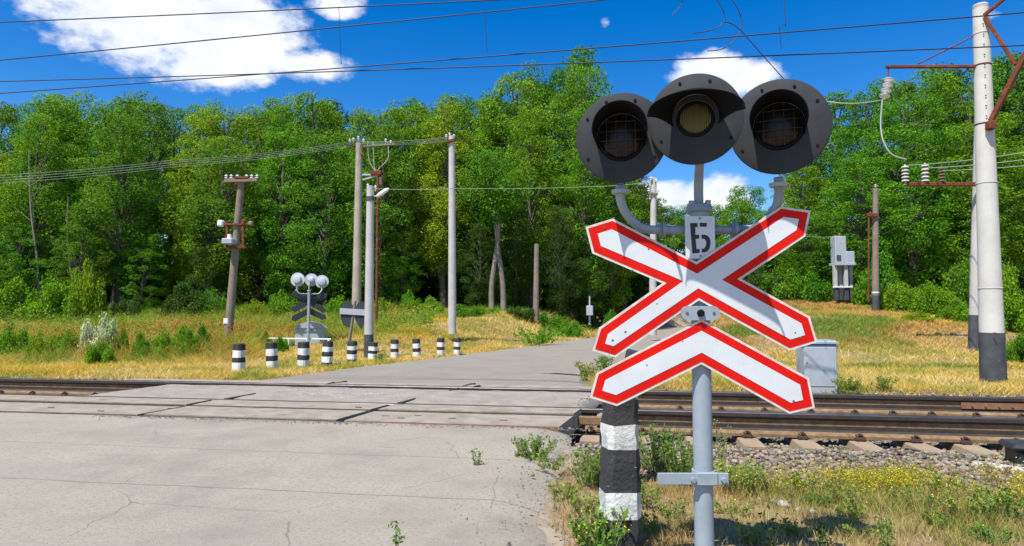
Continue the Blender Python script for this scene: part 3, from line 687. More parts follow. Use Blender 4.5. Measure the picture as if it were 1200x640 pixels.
# ------------------------------------------------------------------ guard posts
m_post = mat('limewash', (.66, .66, .62), .95, c2=(.50, .50, .47), scale=14, bump=.6, bscale=35, c3=(.16, .15, .14), s3=30, lo3=.60, hi3=.72)
m_postblack = mat('post_black', (.035, .034, .036), .8, c2=(.025, .025, .026), scale=18, bump=.6, bscale=35, c3=(.34, .33, .31), s3=55, lo3=.655, hi3=.69)
m_postblack2 = mat('bollard_black', (.03, .028, .028), .85, c2=(.05, .045, .042), scale=18)
m_postwhite2 = mat('bollard_white', (.72, .72, .70), .9, c2=(.58, .58, .56), scale=9)
m_concrete = mat('concrete', (.42, .40, .37), .9, c2=(.33, .31, .29), scale=10, bump=.4, bscale=40)
def striped_post(name, bands, width, loc, rz, label, mats, group=None, lean=(0, 0), taper=.9, jit=.004, cap=None):
    """bands: (height, material index) from the ground up; every painted band is a part"""
    e = empty(name, loc, rz, label, 'bollard', group); e.rotation_euler.x, e.rotation_euler.y = lean
    H = sum(b[0] for b in bands); z = -.0
    rr = random.Random(int(loc[0]*1000))
    n_ = 8
    def ring(zz, wd):
        c = wd*.16; h_ = wd/2
        base = [(-h_, -h_+c), (-h_+c, -h_), (h_-c, -h_), (h_, -h_+c), (h_, h_-c), (h_-c, h_), (-h_+c, h_), (-h_, h_-c)]
        return [(x+rr.uniform(-jit, jit), y+rr.uniform(-jit, jit), zz+rr.uniform(-jit, jit)) for x, y in base]
    z0 = -.1; prev = ring(z0, width)
    for i, (hh, mi) in enumerate(bands):
        z1 = z+hh; steps = max(2, int(hh/.04)); V2 = list(prev); Fc = []
        for k in range(1, steps+1):
            zz = (z if i or k > 1 else z0)+ (z1-(z if i or k > 1 else z0))*k/steps if i else z0+(z1-z0)*k/steps
            wd = width*(1-(1-taper)*max(0, zz)/H); rg = ring(zz, wd); b = len(V2)-8; V2 += rg
            for q in range(8): Fc.append((b+q, b+(q+1) % 8, b+8+(q+1) % 8, b+8+q))
        prev = V2[-8:]
        if i == len(bands)-1:
            top = [(x*.86, y*.86, zz+.012) for x, y, zz in prev]; b = len(V2)-8; V2 += top
            for q in range(8): Fc.append((b+q, b+(q+1) % 8, b+8+(q+1) % 8, b+8+q))
            Fc.append(tuple(len(V2)-8+q for q in range(8)))
        mb = MB().add(V2, Fc)
        mb.build('painted_band', mats[mi], e, smooth=None if jit > .006 else 30)
        z = z1
    return e
p1 = gnd(727, 645, -.06)
striped_post('guard_post', [(.17, 1), (.125, 0), (.20, 1), (.12, 0), (.125, 1)], .185, (p1.x, p1.y, -.06), R(8), 'worn black and white striped concrete post in the weeds in front of the near rail', [m_post, m_postblack], lean=(R(-1), R(.5)), taper=.82, jit=.006)
p2 = at(725, 480, 4.35)
striped_post('guard_post', [(.2, 1), (.18, 0), (.17, 1), (.16, 0), (.21, 1)], .13, (p2.x-.08, 4.35, -.07), R(5), 'tilted striped concrete post half hidden behind the crossbuck', [m_post, m_postblack], lean=(0, R(13)), taper=.9)
ORD = ['first', 'second', 'third', 'fourth', 'fifth', 'sixth', 'seventh', 'eighth', 'ninth', 'tenth']
boll = [(277, 404, 433.5, 15), (317, 402.5, 431, 14), (353.5, 402, 429.5, 14.5), (381.5, 401, 429, 13), (411, 400.5, 424.5, 12), (435.5, 402, 419.5, 11.5), (461.7, 399, 418, 10), (488, 398, 418, 10), (516, 397, 415.5, 9.5), (535, 397, 415, 8.5)]
for k, (x, yt, yb, wd) in enumerate(boll):
    p = gnd(x, yb, 0); ppm = F/p.y; H = (yb-yt)/ppm; W = wd/ppm*.80
    base_blk = k in (3, 4)
    bands = [(H*.27, 0), (H*.21, 1), (H*.28, 0), (H*.24, 1)] if not base_blk else [(H*.14, 1), (H*.24, 0), (H*.2, 1), (H*.2, 0), (H*.22, 1)]
    striped_post('striped_bollard', bands, W, (p.x, p.y+W/2, 0), R(-18), 'short black and white concrete bollard, %s from the left along the far road' % ORD[k], [m_postwhite2, m_postblack2], 'bollards along the far road', taper=.96, jit=.005, lean=(R(random.uniform(-2.5, 2.5)), R(random.uniform(-2.5, 2.5))))
# ------------------------------------------------------------------ far crossing signal (seen from behind)
p = gnd(361, 410)
fs = copy_tree(sig); fs.location = (p.x, p.y, hz(p.x, p.y)); fs.rotation_euler.z = R(180+22); fs.scale = (.95, .95, .93)
tag(fs, 'crossing signal seen from behind with pale round lamp backs, beyond the tracks', 'crossing signal')
for c in fs.children: c.hide_render = False

# ------------------------------------------------------------------ poles
m_wood = mat('old_wood', (.25, .20, .15), .9, c2=(.17, .135, .10), scale=6, bump=.4, bscale=30, c3=(.30, .26, .21), s3=3)
m_yellow = mat('stained_concrete', (.43, .38, .27), .9, c2=(.33, .29, .22), scale=2.5, bump=.3, bscale=30, c3=(.30, .31, .20), s3=1.5)
m_pole = mat('pole_concrete', (.50, .48, .445), .88, c2=(.41, .395, .37), scale=3, bump=.25, bscale=30, c3=(.36, .30, .22), s3=1.2, lo3=.6, hi3=.8)
m_polew = mat('pale_concrete', (.62, .60, .535), .9, c2=(.52, .50, .44), scale=1.6, bump=.12, bscale=20, c3=(.40, .30, .19), s3=1.3, lo3=.62, hi3=.85, spec=.2)
m_tar = mat('tar_paint', (.045, .048, .055), .7, c2=(.08, .082, .088), scale=5, c3=(.30, .29, .28), s3=7, lo3=.66, hi3=.74)
m_rust = mat('red_oxide', (.20, .058, .028), .85, c2=(.10, .035, .022), scale=7, c3=(.28, .13, .06), s3=13, spec=.2)
m_ins = mat('porcelain', (.68, .69, .66), .25, coat=.4)
m_insb = mat('brown_insulator', (.17, .10, .075), .35, coat=.3)
m_cab = mat('cabinet_grey', (.40, .43, .46), .55, c2=(.35, .38, .41), scale=5)
m_wirep = mat('wire_pale', (.36, .40, .32), .6)
m_wired = mat('wire_dark', (.035, .035, .04), .6, metal=.4)
m_lampw = mat('lamp_white', (.75, .76, .74), .4)
def pole(name, b, t, rb, rt, m, label, cat='pole', band=None, n=14, sections=0):
    """leaning round pole from b to t; band = (height, material): painted foot as a part"""
    b = Vector(b); t = Vector(t); e = empty(name, b, 0, label, cat); d = t-b; Lp = d.length
    f = (band[0]/Lp) if band else 0
    def q(k): return d*k
    ks = [f]+[f+(1-f)*k/6 for k in range(1, 7)]
    if not band: ks = [-.05]+ks[1:]
    MB().tube([q(k) for k in ks], [rb+(rt-rb)*max(0, k) for k in ks], n).build('shaft', m, e, smooth=50)
    if band: MB().tube([q(-.06), q(0), q(f)], [rb*1.04, rb*1.03, (rb+(rt-rb)*f)*1.03], n).build('painted_foot', band[1], e, smooth=50)
    return e
def rel(e, p): return Vector(p)-e.location
def insulator(parent, p, h=.14, r=.045, m=None, axis=(0, 0, 1), discs=2):
    mb = MB(); pr = [(.012, -.06)]
    for k in range(discs): z = h*k/discs; pr += [(.018, z), (r, z+.01), (r*.8, z+h/discs*.45), (.02, z+h/discs*.7)]
    pr += [(.02, h), (.0, h+.01)]
    return mb.lathe(pr, p, axis, 10).build('insulator', m or m_ins, parent, smooth=50)
def bar(parent, a, b, w_, m, name='crossarm', h_=None):
    a, b = Vector(a), Vector(b); d = b-a; xx = d.normalized(); yy = Vector((0, 0, 1)).cross(xx)
    yy = yy.normalized() if yy.length > .1 else Vector((0, 1, 0)); zz = xx.cross(yy); M3 = Matrix((xx, yy, zz)).transposed()
    return MB().box((a+b)/2, (d.length, w_, h_ or w_), M3=M3, bev=min(w_, h_ or w_)*.12).build(name, m, parent)
# left wooden pole with a transformer bracket
Yp = 17.2; b = at(266, 411, Yp); tp = at(283, 207, Yp)
e = pole('utility_pole', b, tp, .115, .085, m_wood, 'leaning wooden utility pole with rusty transformer frame, left of the far signal', 'utility pole')
ppm = F/Yp
L_ = lambda x, y, dy=0: rel(e, at(x, y, Yp+dy))
ca = bar(e, L_(263, 212, -.12), L_(302, 211, -.12), .10, m_wood)
for x in (265, 271, 278, 289, 295, 301): insulator(e, L_(x, 209, -.12), .10, .05)
bar(e, L_(275, 208, -.16), L_(291, 208, -.16), .05, m_rust, 'bracket'); bar(e, L_(275, 215, .14), L_(291, 214, .14), .05, m_rust, 'bracket')
for x0, x1 in ((266, 266), (285, 285)): bar(e, L_(x0, 260, -.1), L_(x1, 291, -.1), .06, m_rust, 'frame_upright')
for y in (263, 290): bar(e, L_(258 if y < 270 else 262, y, -.12), L_(292 if y < 270 else 288, y, -.12), .05, m_rust, 'frame_rail'); bar(e, L_(264, y, .2), L_(287, y, .2), .05, m_rust, 'frame_rail')
MB().box(L_(268, 283, -.24), (.28, .24, .15), bev=.02).build('transformer', m_cab, e); MB().lathe([(.0, .12), (.05, .12), (.06, 0)], L_(269, 280, -.24), (0, 0, 1), 12).build('bushing', m_lampw, e)
MB().box(L_(259, 262, -.1), (.16, .16, .17), bev=.03).build('fuse_box', m_lampw, e); MB().box(L_(286, 261, -.1), (.1, .14, .18), bev=.03).build('fuse_box', m_rust, e); MB().box(L_(294, 262, -.1), (.12, .12, .12), bev=.03).build('fuse_box', m_wood, e)
MB().lathe([(.118, -.07), (.118, .07)], L_(267.5, 376, 0), (0, 0, 1), 14).build('white_mark', m_lampw, e)
# tall pole carrying the wire bundle
Yp = 21.5; b = at(417, 400, Yp); tp = at(421, 168, Yp)
pA = e = pole('utility_pole', b, tp, .16, .11, m_yellow, 'tall yellow stained concrete pole with wire bundle behind the lamp pole', 'utility pole')
L_ = lambda x, y, dy=0: rel(e, at(x, y, Yp+dy))
bar(e, L_(409, 169, -.15), L_(428, 175, .3), .08, m_rust); bar(e, L_(418, 166, .3), L_(424, 182, -.15), .06, m_rust, 'brace')
for (x, y) in ((410, 166), (414, 165), (420, 163), (426, 166), (452, 166), (458, 168)): insulator(e, L_(x, y), .10, .055)
bar(e, L_(421, 172), L_(462, 169), .05, m_wood, 'outrigger')
bar(e, L_(421, 205), L_(444, 205), .06, m_cab, 'arm'); bar(e, L_(421, 212), L_(442, 206), .05, m_cab, 'arm_strut')
for x0 in (431, 437, 454): MB().tube(curve([L_(x0, 166), L_(x0+1, 185), L_(x0*.4+264, 196), L_(441, 201)], 5), .014, 5).build('jumper_wire', m_wirep, e)
MB().box(L_(441, 203), (.36, .2, .16), bev=.02).build('fuse_box', m_rust, e); MB().box(L_(446, 212), (.12, .12, .3), bev=.02).build('cable_head', m_insb, e)
# thin rusty pipe beside it
b = at(441, 392, 20.8); pole('conduit_pipe', b, at(443, 206, 20.8), .045, .04, m_rust, 'thin rusty red vertical pipe just right of the lamp pole', 'pipe')
# lamp pole
Yp = 15.3; b = at(432, 418, Yp); tp = at(434, 218, Yp)
e = pole('lamp_pole', b, tp, .11, .085, m_pole, 'grey concrete lamp pole with tarred black foot behind the bollards', 'lamp pole', band=(.52, m_tar))
L_ = lambda x, y, dy=0: rel(e, at(x, y, Yp+dy))
insulator(e, L_(431, 219), .07, .035); insulator(e, L_(440, 221), .07, .035)
MB().tube(curve([L_(434, 230), L_(441, 230), L_(448, 226)], 4), .016, 6).build('lamp_arm', m_cab, e)
MB().lathe([(.0, 0), (.035, .02), (.055, .12), (.05, .30), (.02, .36), (0, .365)], L_(441, 231), (L_(457, 220)-L_(441, 231)), 12).build('lamp_head', m_lampw, e, smooth=50)
MB().lathe([(.103, -.05), (.103, .05)], L_(434, 233), (0, 0, 1), 12).build('clamp_band', m_tar, e)
# slender pole in front of the wood
Yp = 19.5; b = at(530, 380, Yp); tp = at(529.5, 160, Yp)
pB = e = pole('utility_pole', b, tp, .125, .095, m_pole, 'straight pale concrete pole standing on the dry bank right of the bollards', 'utility pole')
L_ = lambda x, y, dy=0: rel(e, at(x, y, Yp+dy))
bar(e, L_(524, 166, -.1), L_(533, 164, -.1), .09, m_rust)
for (x, y) in ((523, 161), (527, 159), (532, 161)): insulator(e, L_(x, y), .09, .05)
# brown post at the wood's edge, little lamp post and meter post
b = at(628, 372, 27); pole('wooden_post', b, at(629, 286, 27), .13, .10, m_wood, 'dark brown wooden post at the edge of the wood left of the crossbuck', 'post')
b = at(691, 379, 24); e = pole('meter_post', b, at(691, 347, 24), .035, .03, m_cab, 'short thin metal post with a small grey box by the road bend', 'post')
MB().box(rel(e, at(691, 364, 23.9)), (.24, .14, .36), bev=.02).build('meter_box', m_cab, e)
# pole behind the signal
Yp = 23.0; b = at(765, 384, Yp); tp = at(766, 208, Yp)
e = pole('utility_pole', b, tp, .14, .10, m_pole, 'pale concrete pole seen between the crossbuck and the left lamp', 'utility pole')
L_ = lambda x, y, dy=0: rel(e, at(x, y, Yp+dy))
bar(e, L_(760, 226, -.12), L_(771, 228, -.12), .08, m_wood)
for (x, y) in ((760, 224), (763, 211), (769, 213), (771, 225)): insulator(e, L_(x, y, -.1), .12, .06)
# right: small tarred pole
Yp = 21.5; b = at(1026, 374, Yp); tp = at(1026, 221, Yp); zb_ = b.z
e = pole('utility_pole', (b.x, b.y, b.z), tp, .115, .085, m_wood, 'short wooden pole with black tarred foot right of the cabinet on legs', 'utility pole', band=(.78, m_tar))
L_ = lambda x, y, dy=0: rel(e, at(x, y, Yp+dy))
bar(e, L_(1016, 252, -.1), L_(1028, 252, -.1), .12, m_rust); insulator(e, L_(1026, 219), .08, .05); insulator(e, L_(1020, 251, -.1), .08, .04, m_insb)
MB().lathe([(.117, -.02), (.117, .03)], L_(1026, 343), (0, 0, 1), 14).build('white_mark', m_lampw, e)
e2 = pole('conduit_pipe', at(1018, 349, 23), at(1018, 255, 23), .03, .03, m_rust, 'thin rusty pipe left of the small tarred pole', 'pipe')
bar(e2, rel(e2, at(1018, 348, 23)), rel(e2, at(1026, 348, 23)), .05, m_rust, 'foot_bar')
# cabinet on concrete legs
Yc = 25.0; c0 = at(986, 351, Yc); e = empty('transformer_cabinet', (c0.x, c0.y, c0.z), 0, 'blue grey transformer cabinet standing on tall concrete legs before the trees', 'cabinet')
L_ = lambda x, y, dy=0: rel(e, at(x, y, Yc+dy)); pm = Yc/F
MB().box(L_(982.5, 293, 0), (13*pm, .4, 31*pm), bev=.02).build('cabinet_body', m_cab, e)
MB().box(L_(994, 302, -.05), (10*pm, .36, 14*pm), bev=.02).build('side_box', m_cab, e)
MB().box(L_(983, 302, -.21), (5*pm, .03, 6*pm), bev=.005).build('vent', m_tar, e)
MB().box(L_(987, 310, 0), (24*pm, .5, 3*pm), bev=.01).build('platform', m_cab, e)
for x in (978.5, 984.5, 991, 996.5): MB().box(L_(x, 323.5, -.1 if x in (978.5, 991) else .15), (4*pm, .14, 25*pm), bev=.01).build('leg', m_pole, e)
for x in (979.5, 985, 991.5, 996): MB().box(L_(x, 344, -.1 if x in (979.5, 991.5) else .15), (4.3*pm, .16, 16*pm), bev=.01).build('leg_foot', m_tar, e)
bar(e, L_(976, 336.5, -.2), L_(999, 336.5, -.2), .05, m_lampw, 'brace')
MB().tube([L_(983, 279), L_(984, 273)], .05, 8).build('bushing', m_insb, e)
# relay box beside the far rail
Yb = 9.35; b0 = at(965, 456, Yb); pm = Yb/F; e = empty('relay_box', (b0.x, Yb+.2, b0.z), R(-6), 'grey metal relay box with pitched lid beside the far rail', 'relay box')
W_, D_, H_ = 37*pm, .36, 51*pm
MB().box((0, 0, H_/2-.05), (W_, D_, H_+.1), bev=.012).build('box_body', m_cab, e)
MB().box((-.01, -D_/2-.004, H_/2), (W_-.06, .008, H_-.07), bev=.003).build('door', m_cab, e)
MB().box((0, 0, H_+.005), (W_*.97, D_*.97, .022)).build('lid_gap', m_tar, e)
bm_ = MB(); hw, hd = W_/2+.018, D_/2+.02
bm_.add([(-hw, -hd, H_+.014), (hw, -hd, H_+.014), (hw, hd, H_+.014), (-hw, hd, H_+.014), (-hw, -hd, H_+.038), (hw, -hd, H_+.038), (hw, hd, H_+.038), (-hw, hd, H_+.038), (-hw*.82, -hd*.55, H_+.072), (hw*.82, -hd*.55, H_+.072), (hw*.82, hd*.55, H_+.072), (-hw*.82, hd*.55, H_+.072)],
        [(3, 2, 1, 0), (0, 1, 5, 4), (1, 2, 6, 5), (2, 3, 7, 6), (3, 0, 4, 7), (4, 5, 9, 8), (5, 6, 10, 9), (6, 7, 11, 10), (7, 4, 8, 11), (8, 9, 10, 11)])
bm_.build('lid', m_mast, e)
for zz in (.14, .40): MB().box((-W_/2+.035, -D_/2-.012, zz), (.02, .012, .06), bev=.002).build('hinge', m_cab, e)
# catenary mast
Ym = 10.4; b = at(1164, 443, Ym); tp = at(1149, 9, Ym)
pC = e = pole('catenary_mast', b, tp, .178, .112, m_polew, 'thick white concrete catenary mast with black foot and rusty steel brackets', 'catenary mast', band=(.72, m_tar), n=24)
L_ = lambda x, y, dy=0: rel(e, at(x, y, Ym+dy))
MB().lathe([(.112, -.03), (.116, .03), (.10, .05), (0, .055)], L_(1149, 9), (0, 0, 1), 24).build('mast_cap', m_pole, e, smooth=40)
for y in (40, 77, 146, 215, 338):
    cc = L_(1149+15*(y-9)/434, y); MB().lathe([(.115+.066*(y-9)/434, -.014), (.120+.066*(y-9)/434, 0), (.115+.066*(y-9)/434, .014)], cc, (0, 0, 1), 24).build('band', m_rust if y in (77, 146) else m_pole, e)
for k, y in enumerate(range(28, 150, 12)):
    MB().lathe([(0, .006), (.012, .006), (.012, 0)], L_(1149.5+15*(y-9)/434+2, y, -.115-.066*(y-9)/434), (0, -1, 0), 8).build('bolt_hole', m_tar, e)
bar(e, L_(1144, 78, .0), L_(1038, 78.5, .25), .06, m_rust, 'rusty_bracket', .045); MB().tube([L_(1140, 43, .05), L_(1108, 59, .1), L_(1076, 75, .18)], .012, 6).build('stay_rod', m_rust, e)
bar(e, L_(1153, 18, -.1), L_(1180, -4, -.35), .05, m_rust, 'top_stay'); bar(e, L_(1154, 20, -.12), L_(1190, 76, -.45), .05, m_rust, 'brace')
bar(e, L_(1161, 142, -.16), L_(1210, 48, -.6), .10, m_rust, 'cantilever_channel', .07); bar(e, L_(1161, 142, -.2), L_(1161, 152, -.2), .12, m_rust, 'bracket_shoe')
MB().tube([L_(1041, 80, .24), L_(1041, 93, .24)], .012, 6).build('hanger', m_rust, e)
d_ = (L_(1035, 119, .2)-L_(1042, 92, .24)).normalized()
for k in range(4): MB().lathe([(.02, 0), (.085, .025), (.075, .045), (.03, .06), (.02, .10)], L_(1042, 92, .24)+d_*.10*k, d_, 14).build('disc_insulator', m_ins, e, smooth=50)
MB().tube(curve([L_(1034, 117, .2), L_(1032, 145, .2), L_(1035, 165, .15), L_(1045, 181, .1), L_(1062, 187, .1)], 6), .012, 6).build('jumper_wire', m_wirep, e)
MB().lathe([(.006, 0), (.006, .06)], L_(1164, 390, -.19), (0, -1, 0), 6).build('bolt', m_tar, e)
# strut pole behind it with the lower crossarm
Yt = 15.0; b = at(1142, 401, Yt); tp = at(1148, 130, Yt)
e = pole('strut_pole', b, tp, .125, .10, m_pole, 'thinner grey concrete pole just behind the thick catenary mast', 'pole', band=(.62, m_tar))
L_ = lambda x, y, dy=0: rel(e, at(x, y, Yt+dy))
bar(e, L_(1064, 216, -.2), L_(1166, 216, -.2), .09, m_rust)
for (x, h_, m) in ((1061, 20, m_pole), (1084.5, 22, m_pole), (1104, 18, m_insb)): insulator(e, L_(x, 213, -.2), h_*Yt/F, .085, m, discs=5)
bar(e, L_(1062, 214, -.2), L_(1061, 196, -.2), .03, m_rust, 'pin')

# ------------------------------------------------------------------ sign on a leaning wooden post, seen from behind
Yp = 16.4; b = at(407.5, 412, Yp); e = pole('sign_post', b, at(416, 353, Yp), .045, .04, m_wood, 'dark sign backs on a grey plank on a leaning wooden post by the bollards', 'road sign'); pm = Yp/F
L_ = lambda x, y, dy=0: rel(e, at(x, y, Yp+dy))
def flat(parent, pts, Y0, th, m, name):
    P = [L_(x, y) for x, y in pts]; MB().prism([(q.x, q.z) for q in P][::-1], lambda x, z, t: (x, Y0+t, z), 0, th).build(name, m, parent)
flat(e, [(400, 361), (404, 354), (410, 353), (414, 358), (414, 379), (409, 384), (403, 381), (400, 374)], -.035, .012, m_signback, 'sign_plate')
flat(e, [(416, 361), (420, 355), (427, 354), (431, 360), (430, 372), (424, 386), (420, 381), (416, 373)], -.035, .012, m_signback, 'sign_plate')
flat(e, [(399, 361), (431.5, 363), (431.5, 370), (399, 368)], -.07, .025, m_cab, 'plank')
# box and low rail behind the far signal
Yp = 18.6; b = at(364, 404, Yp); e = empty('battery_box', (b.x, Yp, hz(b.x, Yp)+.06), R(10), 'pale grey green gabled battery box behind the far signal', 'box'); pm = Yp/F
bxm = mat('pale_green_box', (.42, .48, .46), .6, c2=(.36, .42, .40), scale=5)
MB().box((0, 0, .16), (33*pm, .4, .52), bev=.02).build('box_body', bxm, e)
MB().prism([(-.44, .41), (.44, .41), (.28, .53), (0, .60), (-.28, .53)], lambda x, z, t: (x, t, z), -.26, .26).build('gabled_lid', m_cab, e, fix=True)
e = empty('low_railing', at(316, 408, 17.9), 0, 'low pale pipe railing at the foot of the far signal', 'railing'); L_ = lambda x, y, dy=0: rel(e, at(x, y, 17.9+dy))
bar(e, L_(315, 396.5), L_(388, 397.5), .04, m_lampw, 'rail'); bar(e, L_(385, 404.5), L_(410, 404.8), .03, m_lampw, 'rail')
for x in (338, 360, 385): bar(e, L_(x, 397), L_(x, 409), .05, m_lampw, 'upright')

# ------------------------------------------------------------------ black cable box and kerb stone at the right
p = gnd(1194, 553, -.1); e = empty('cable_box', (p.x+.06, p.y, -.14), R(-16), 'black cast cable box with rounded lid at the right end of the near rail', 'cable box')
m_cast = mat('cast_black', (.022, .024, .027), .42, c2=(.035, .036, .038), scale=12)
MB().box((.06, .1, .10), (.24, .24, .20), bev=.02).build('box_body', m_cast, e); MB().box((.05, .1, .215), (.29, .29, .05), bev=.022).build('lid', m_cast, e); MB().box((.0, -.035, .17), (.05, .05, .05), bev=.01).build('hasp', m_cast, e)
p = gnd(1172, 551, -.08); tag(MB().box((0, 0, 0), (.34, .08, .10), bev=.012).build('kerb_stone', m_pole, loc=(p.x, p.y, -.09)), 'pale concrete kerb stone lying in the weeds beside the black cable box', 'kerb stone').rotation_euler = (.05, .03, R(-38))
p0 = gnd(1080, 529, -.2); p1_ = gnd(1190, 541, -.15)
tag(MB().tube(curve([gnd(1062, 527, -.2), gnd(1085, 531, -.17), gnd(1120, 536, -.16), gnd(1150, 541, -.15), gnd(1185, 545, -.10)], 6), .016, 8).build('cable', m_cast, smooth=60), 'black cable running along the sleeper ends to the black box', 'cable')
p = at(105, 397, 16); tag(MB().lathe([(0, -.12), (.09, -.1), (.13, 0), (.10, .1), (.03, .13), (0, .13)], (0, 0, 0), (0, 0, 1), 10).build('pale_stone', m_pole, loc=(p.x, 16, hz(p.x, 16)+.12)), 'pale rounded stone among the weeds below the white flowering bush', 'stone')

# ------------------------------------------------------------------ overhead wires
def wire(pts, r_, m, label, sag=0.0, name='overhead_wire', cat='wire', grp=None):
    P = [Vector(q) for q in pts]; o = []
    for a, b in zip(P[:-1], P[1:]):
        for k in range(12): t = k/12; o.append(a.lerp(b, t)-Vector((0, 0, sag*4*t*(1-t))))
    o.append(P[-1])
    return tag(MB().tube(o, r_, 5).build(name, m), label, cat, grp)
G = 'catenary wires across the sky'
def ext(x0, y0, Y0, x1, y1, Y1, k=.25):
    a, b = at(x0, y0, Y0), at(x1, y1, Y1); d = b-a; return [a-d*k, b+d*k]
wA = wire(ext(0, 93, 9.4, 1200, 50, 7.2), .008, m_wired, 'lower contact wire crossing the sky just above the tree tops', 0.06, grp=G)
wB = wire(ext(0, 107.5, 9.8, 1200, 12, 7.0), .008, m_wired, 'steeper dark wire crossing the lower one on the left and rising to the right', 0.05, grp=G)
wC = wire(ext(0, 25, 8.6, 560, 0, 8.0, .4), .008, m_wired, 'uppermost wire crossing the cloud in the top left corner', 0.02, grp=G)
wD = wire(ext(0, 69, 8.9, 690, 0, 7.8, .4), .008, m_wired, 'second wire from the top crossing the large white cloud', 0.03, grp=G)
for (x, y0, y1, lab) in ((397, 8, 76, 'left'), (568, 13, 62, 'middle')):
    Yd = 8.5; wire([at(x, y0, Yd), at(x+3, y1, Yd)], .004, m_wired, 'thin %s dropper hanging between the wires over the trees' % lab, name='dropper')
wire([at(918.5, -6, 7.7), at(920.5, 31, 7.7)], .005, m_wired, 'short dropper on the rising wire right of the lamps', name='dropper')
wire([at(913, 31, 7.7), at(915.5, 57, 7.7)], .005, m_wired, 'thin dropper between the two wires above the right lamp', name='dropper')
Yj = 7.7
def jw(pts, label): tag(MB().tube(curve([at(x, y, Yj) for x, y in pts], 6), .006, 5).build('jumper_wire', m_wired, smooth=60), label, 'wire')
jw([(855, -4), (864, 10), (869, 24), (868, 37), (858, 50), (845, 58), (829, 60)], 'looping jumper wire joining the contact wire above the middle lamp')
jw([(812, 39), (828, 37), (842, 32), (847, 27), (855, 27), (866, 34), (878, 47), (900, 72), (918, 92)], 'thin wire running down to the right behind the right lamp')
jw([(838, -3), (844, 6), (849, 17), (850, 27)], 'short loose wire end at the top above the lamps'); jw([(800, -3), (797, 8), (788, 18)], 'loose curved wire end at the top left of the lamps')
# distribution wires
for k, (y0, y1, y2) in enumerate(((163, 168, 166), (166, 170, 172), (168, 174, 180), (170, 180, 190))):
    a = at(528, 160+k*1.5, 19.5); b = at(421-4+k*3, 165+k*1.2, 21.5); c = at(200, 188+k*2.6, 17); d = at(-120, 210+k*3.4, 13)
    wire([a, b, c, d], .0042, m_wirep, '%s pale wire of the bundle running left from the tall stained pole' % ORD[k], .08, grp='bundle of pale distribution wires')
wire([at(437, 221, 15.3), at(530, 221, 19.3), at(690, 219, 22.5), at(766, 213, 23)], .008, m_wirep, 'pale wire from the lamp pole across the wood to the pole behind the signal', .03)
wire([at(529, 161, 19.5), at(690, 172, 21), at(766, 212, 23)], .008, m_wired, 'dark thin wire falling right from the slender pole', .1)
wire([at(1034, 117, 10.6), at(970, 119, 12.5), at(766, 130, 18)], .010, m_wirep, 'pale wire leaving the hanging disc insulators to the left', .05)
wire([at(979, 277, 25), at(940, 276, 24), at(766, 262, 23)], .010, m_wirep, 'thin pale wire into the top of the transformer cabinet', .05)
for k in range(3): wire([at((1061, 1084, 1104)[k], 194+k*3, 15), at((1061, 1084, 1104)[k]+180, 172+k*6, 11)], .008, m_wirep, ('left', 'middle', 'right')[k]+' wire leaving the three upright insulators on the rusty crossarm', .05)
# ------------------------------------------------------------------ foliage helpers
def leaf_quads(C, size, nrm_bias=None, bias=.6, aspect=.62):
    """diamond leaves with a fold at centres C"""
    n = len(C); nr = rng.normal(size=(n, 3)); nr /= np.linalg.norm(nr, axis=1, keepdims=True)
    if nrm_bias is not None: nr = nr + nrm_bias*bias
    nr[:, 2] += .35; nr /= np.linalg.norm(nr, axis=1, keepdims=True)
    t = np.cross(nr, rng.normal(size=(n, 3))); t /= np.linalg.norm(t, axis=1, keepdims=True)+1e-9
    b = np.cross(nr, t); s = np.asarray(size)[:, None]
    P = np.stack([C-t*s*.5, C+b*s*aspect*.5+nr*s*.10, C+t*s*.5-nr*s*.12, C-b*s*aspect*.5+nr*s*.10], 1)
    return P.reshape(-1, 3), np.arange(n*4).reshape(-1, 4)
def leaf_mat(name, c, c2, trans=.45, isl=.42, objv=.018):
    m = mat(name, c, .6, c2=c2, scale=.55, lo=.4, hi=.62, island=isl, trans=trans, objvar=objv, spec=.12, detail=3)
    return m
m_leafA = leaf_mat('leaf_bright', (.195, .380, .018), (.110, .265, .015))
m_leafB = leaf_mat('leaf_mid', (.150, .320, .018), (.080, .210, .015))
m_leafC = leaf_mat('leaf_yellowish', (.285, .430, .020), (.170, .310, .016))
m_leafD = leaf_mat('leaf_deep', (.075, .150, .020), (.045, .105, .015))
m_bushg = leaf_mat('leaf_bush', (.200, .400, .016), (.115, .285, .014))
m_bark = mat('bark', (.145, .115, .085), .95, c2=(.08, .062, .045), scale=3, bump=.5, bscale=14)
m_barkp = mat('pale_bark', (.24, .205, .165), .9, c2=(.15, .125, .10), scale=3, bump=.4, bscale=14)

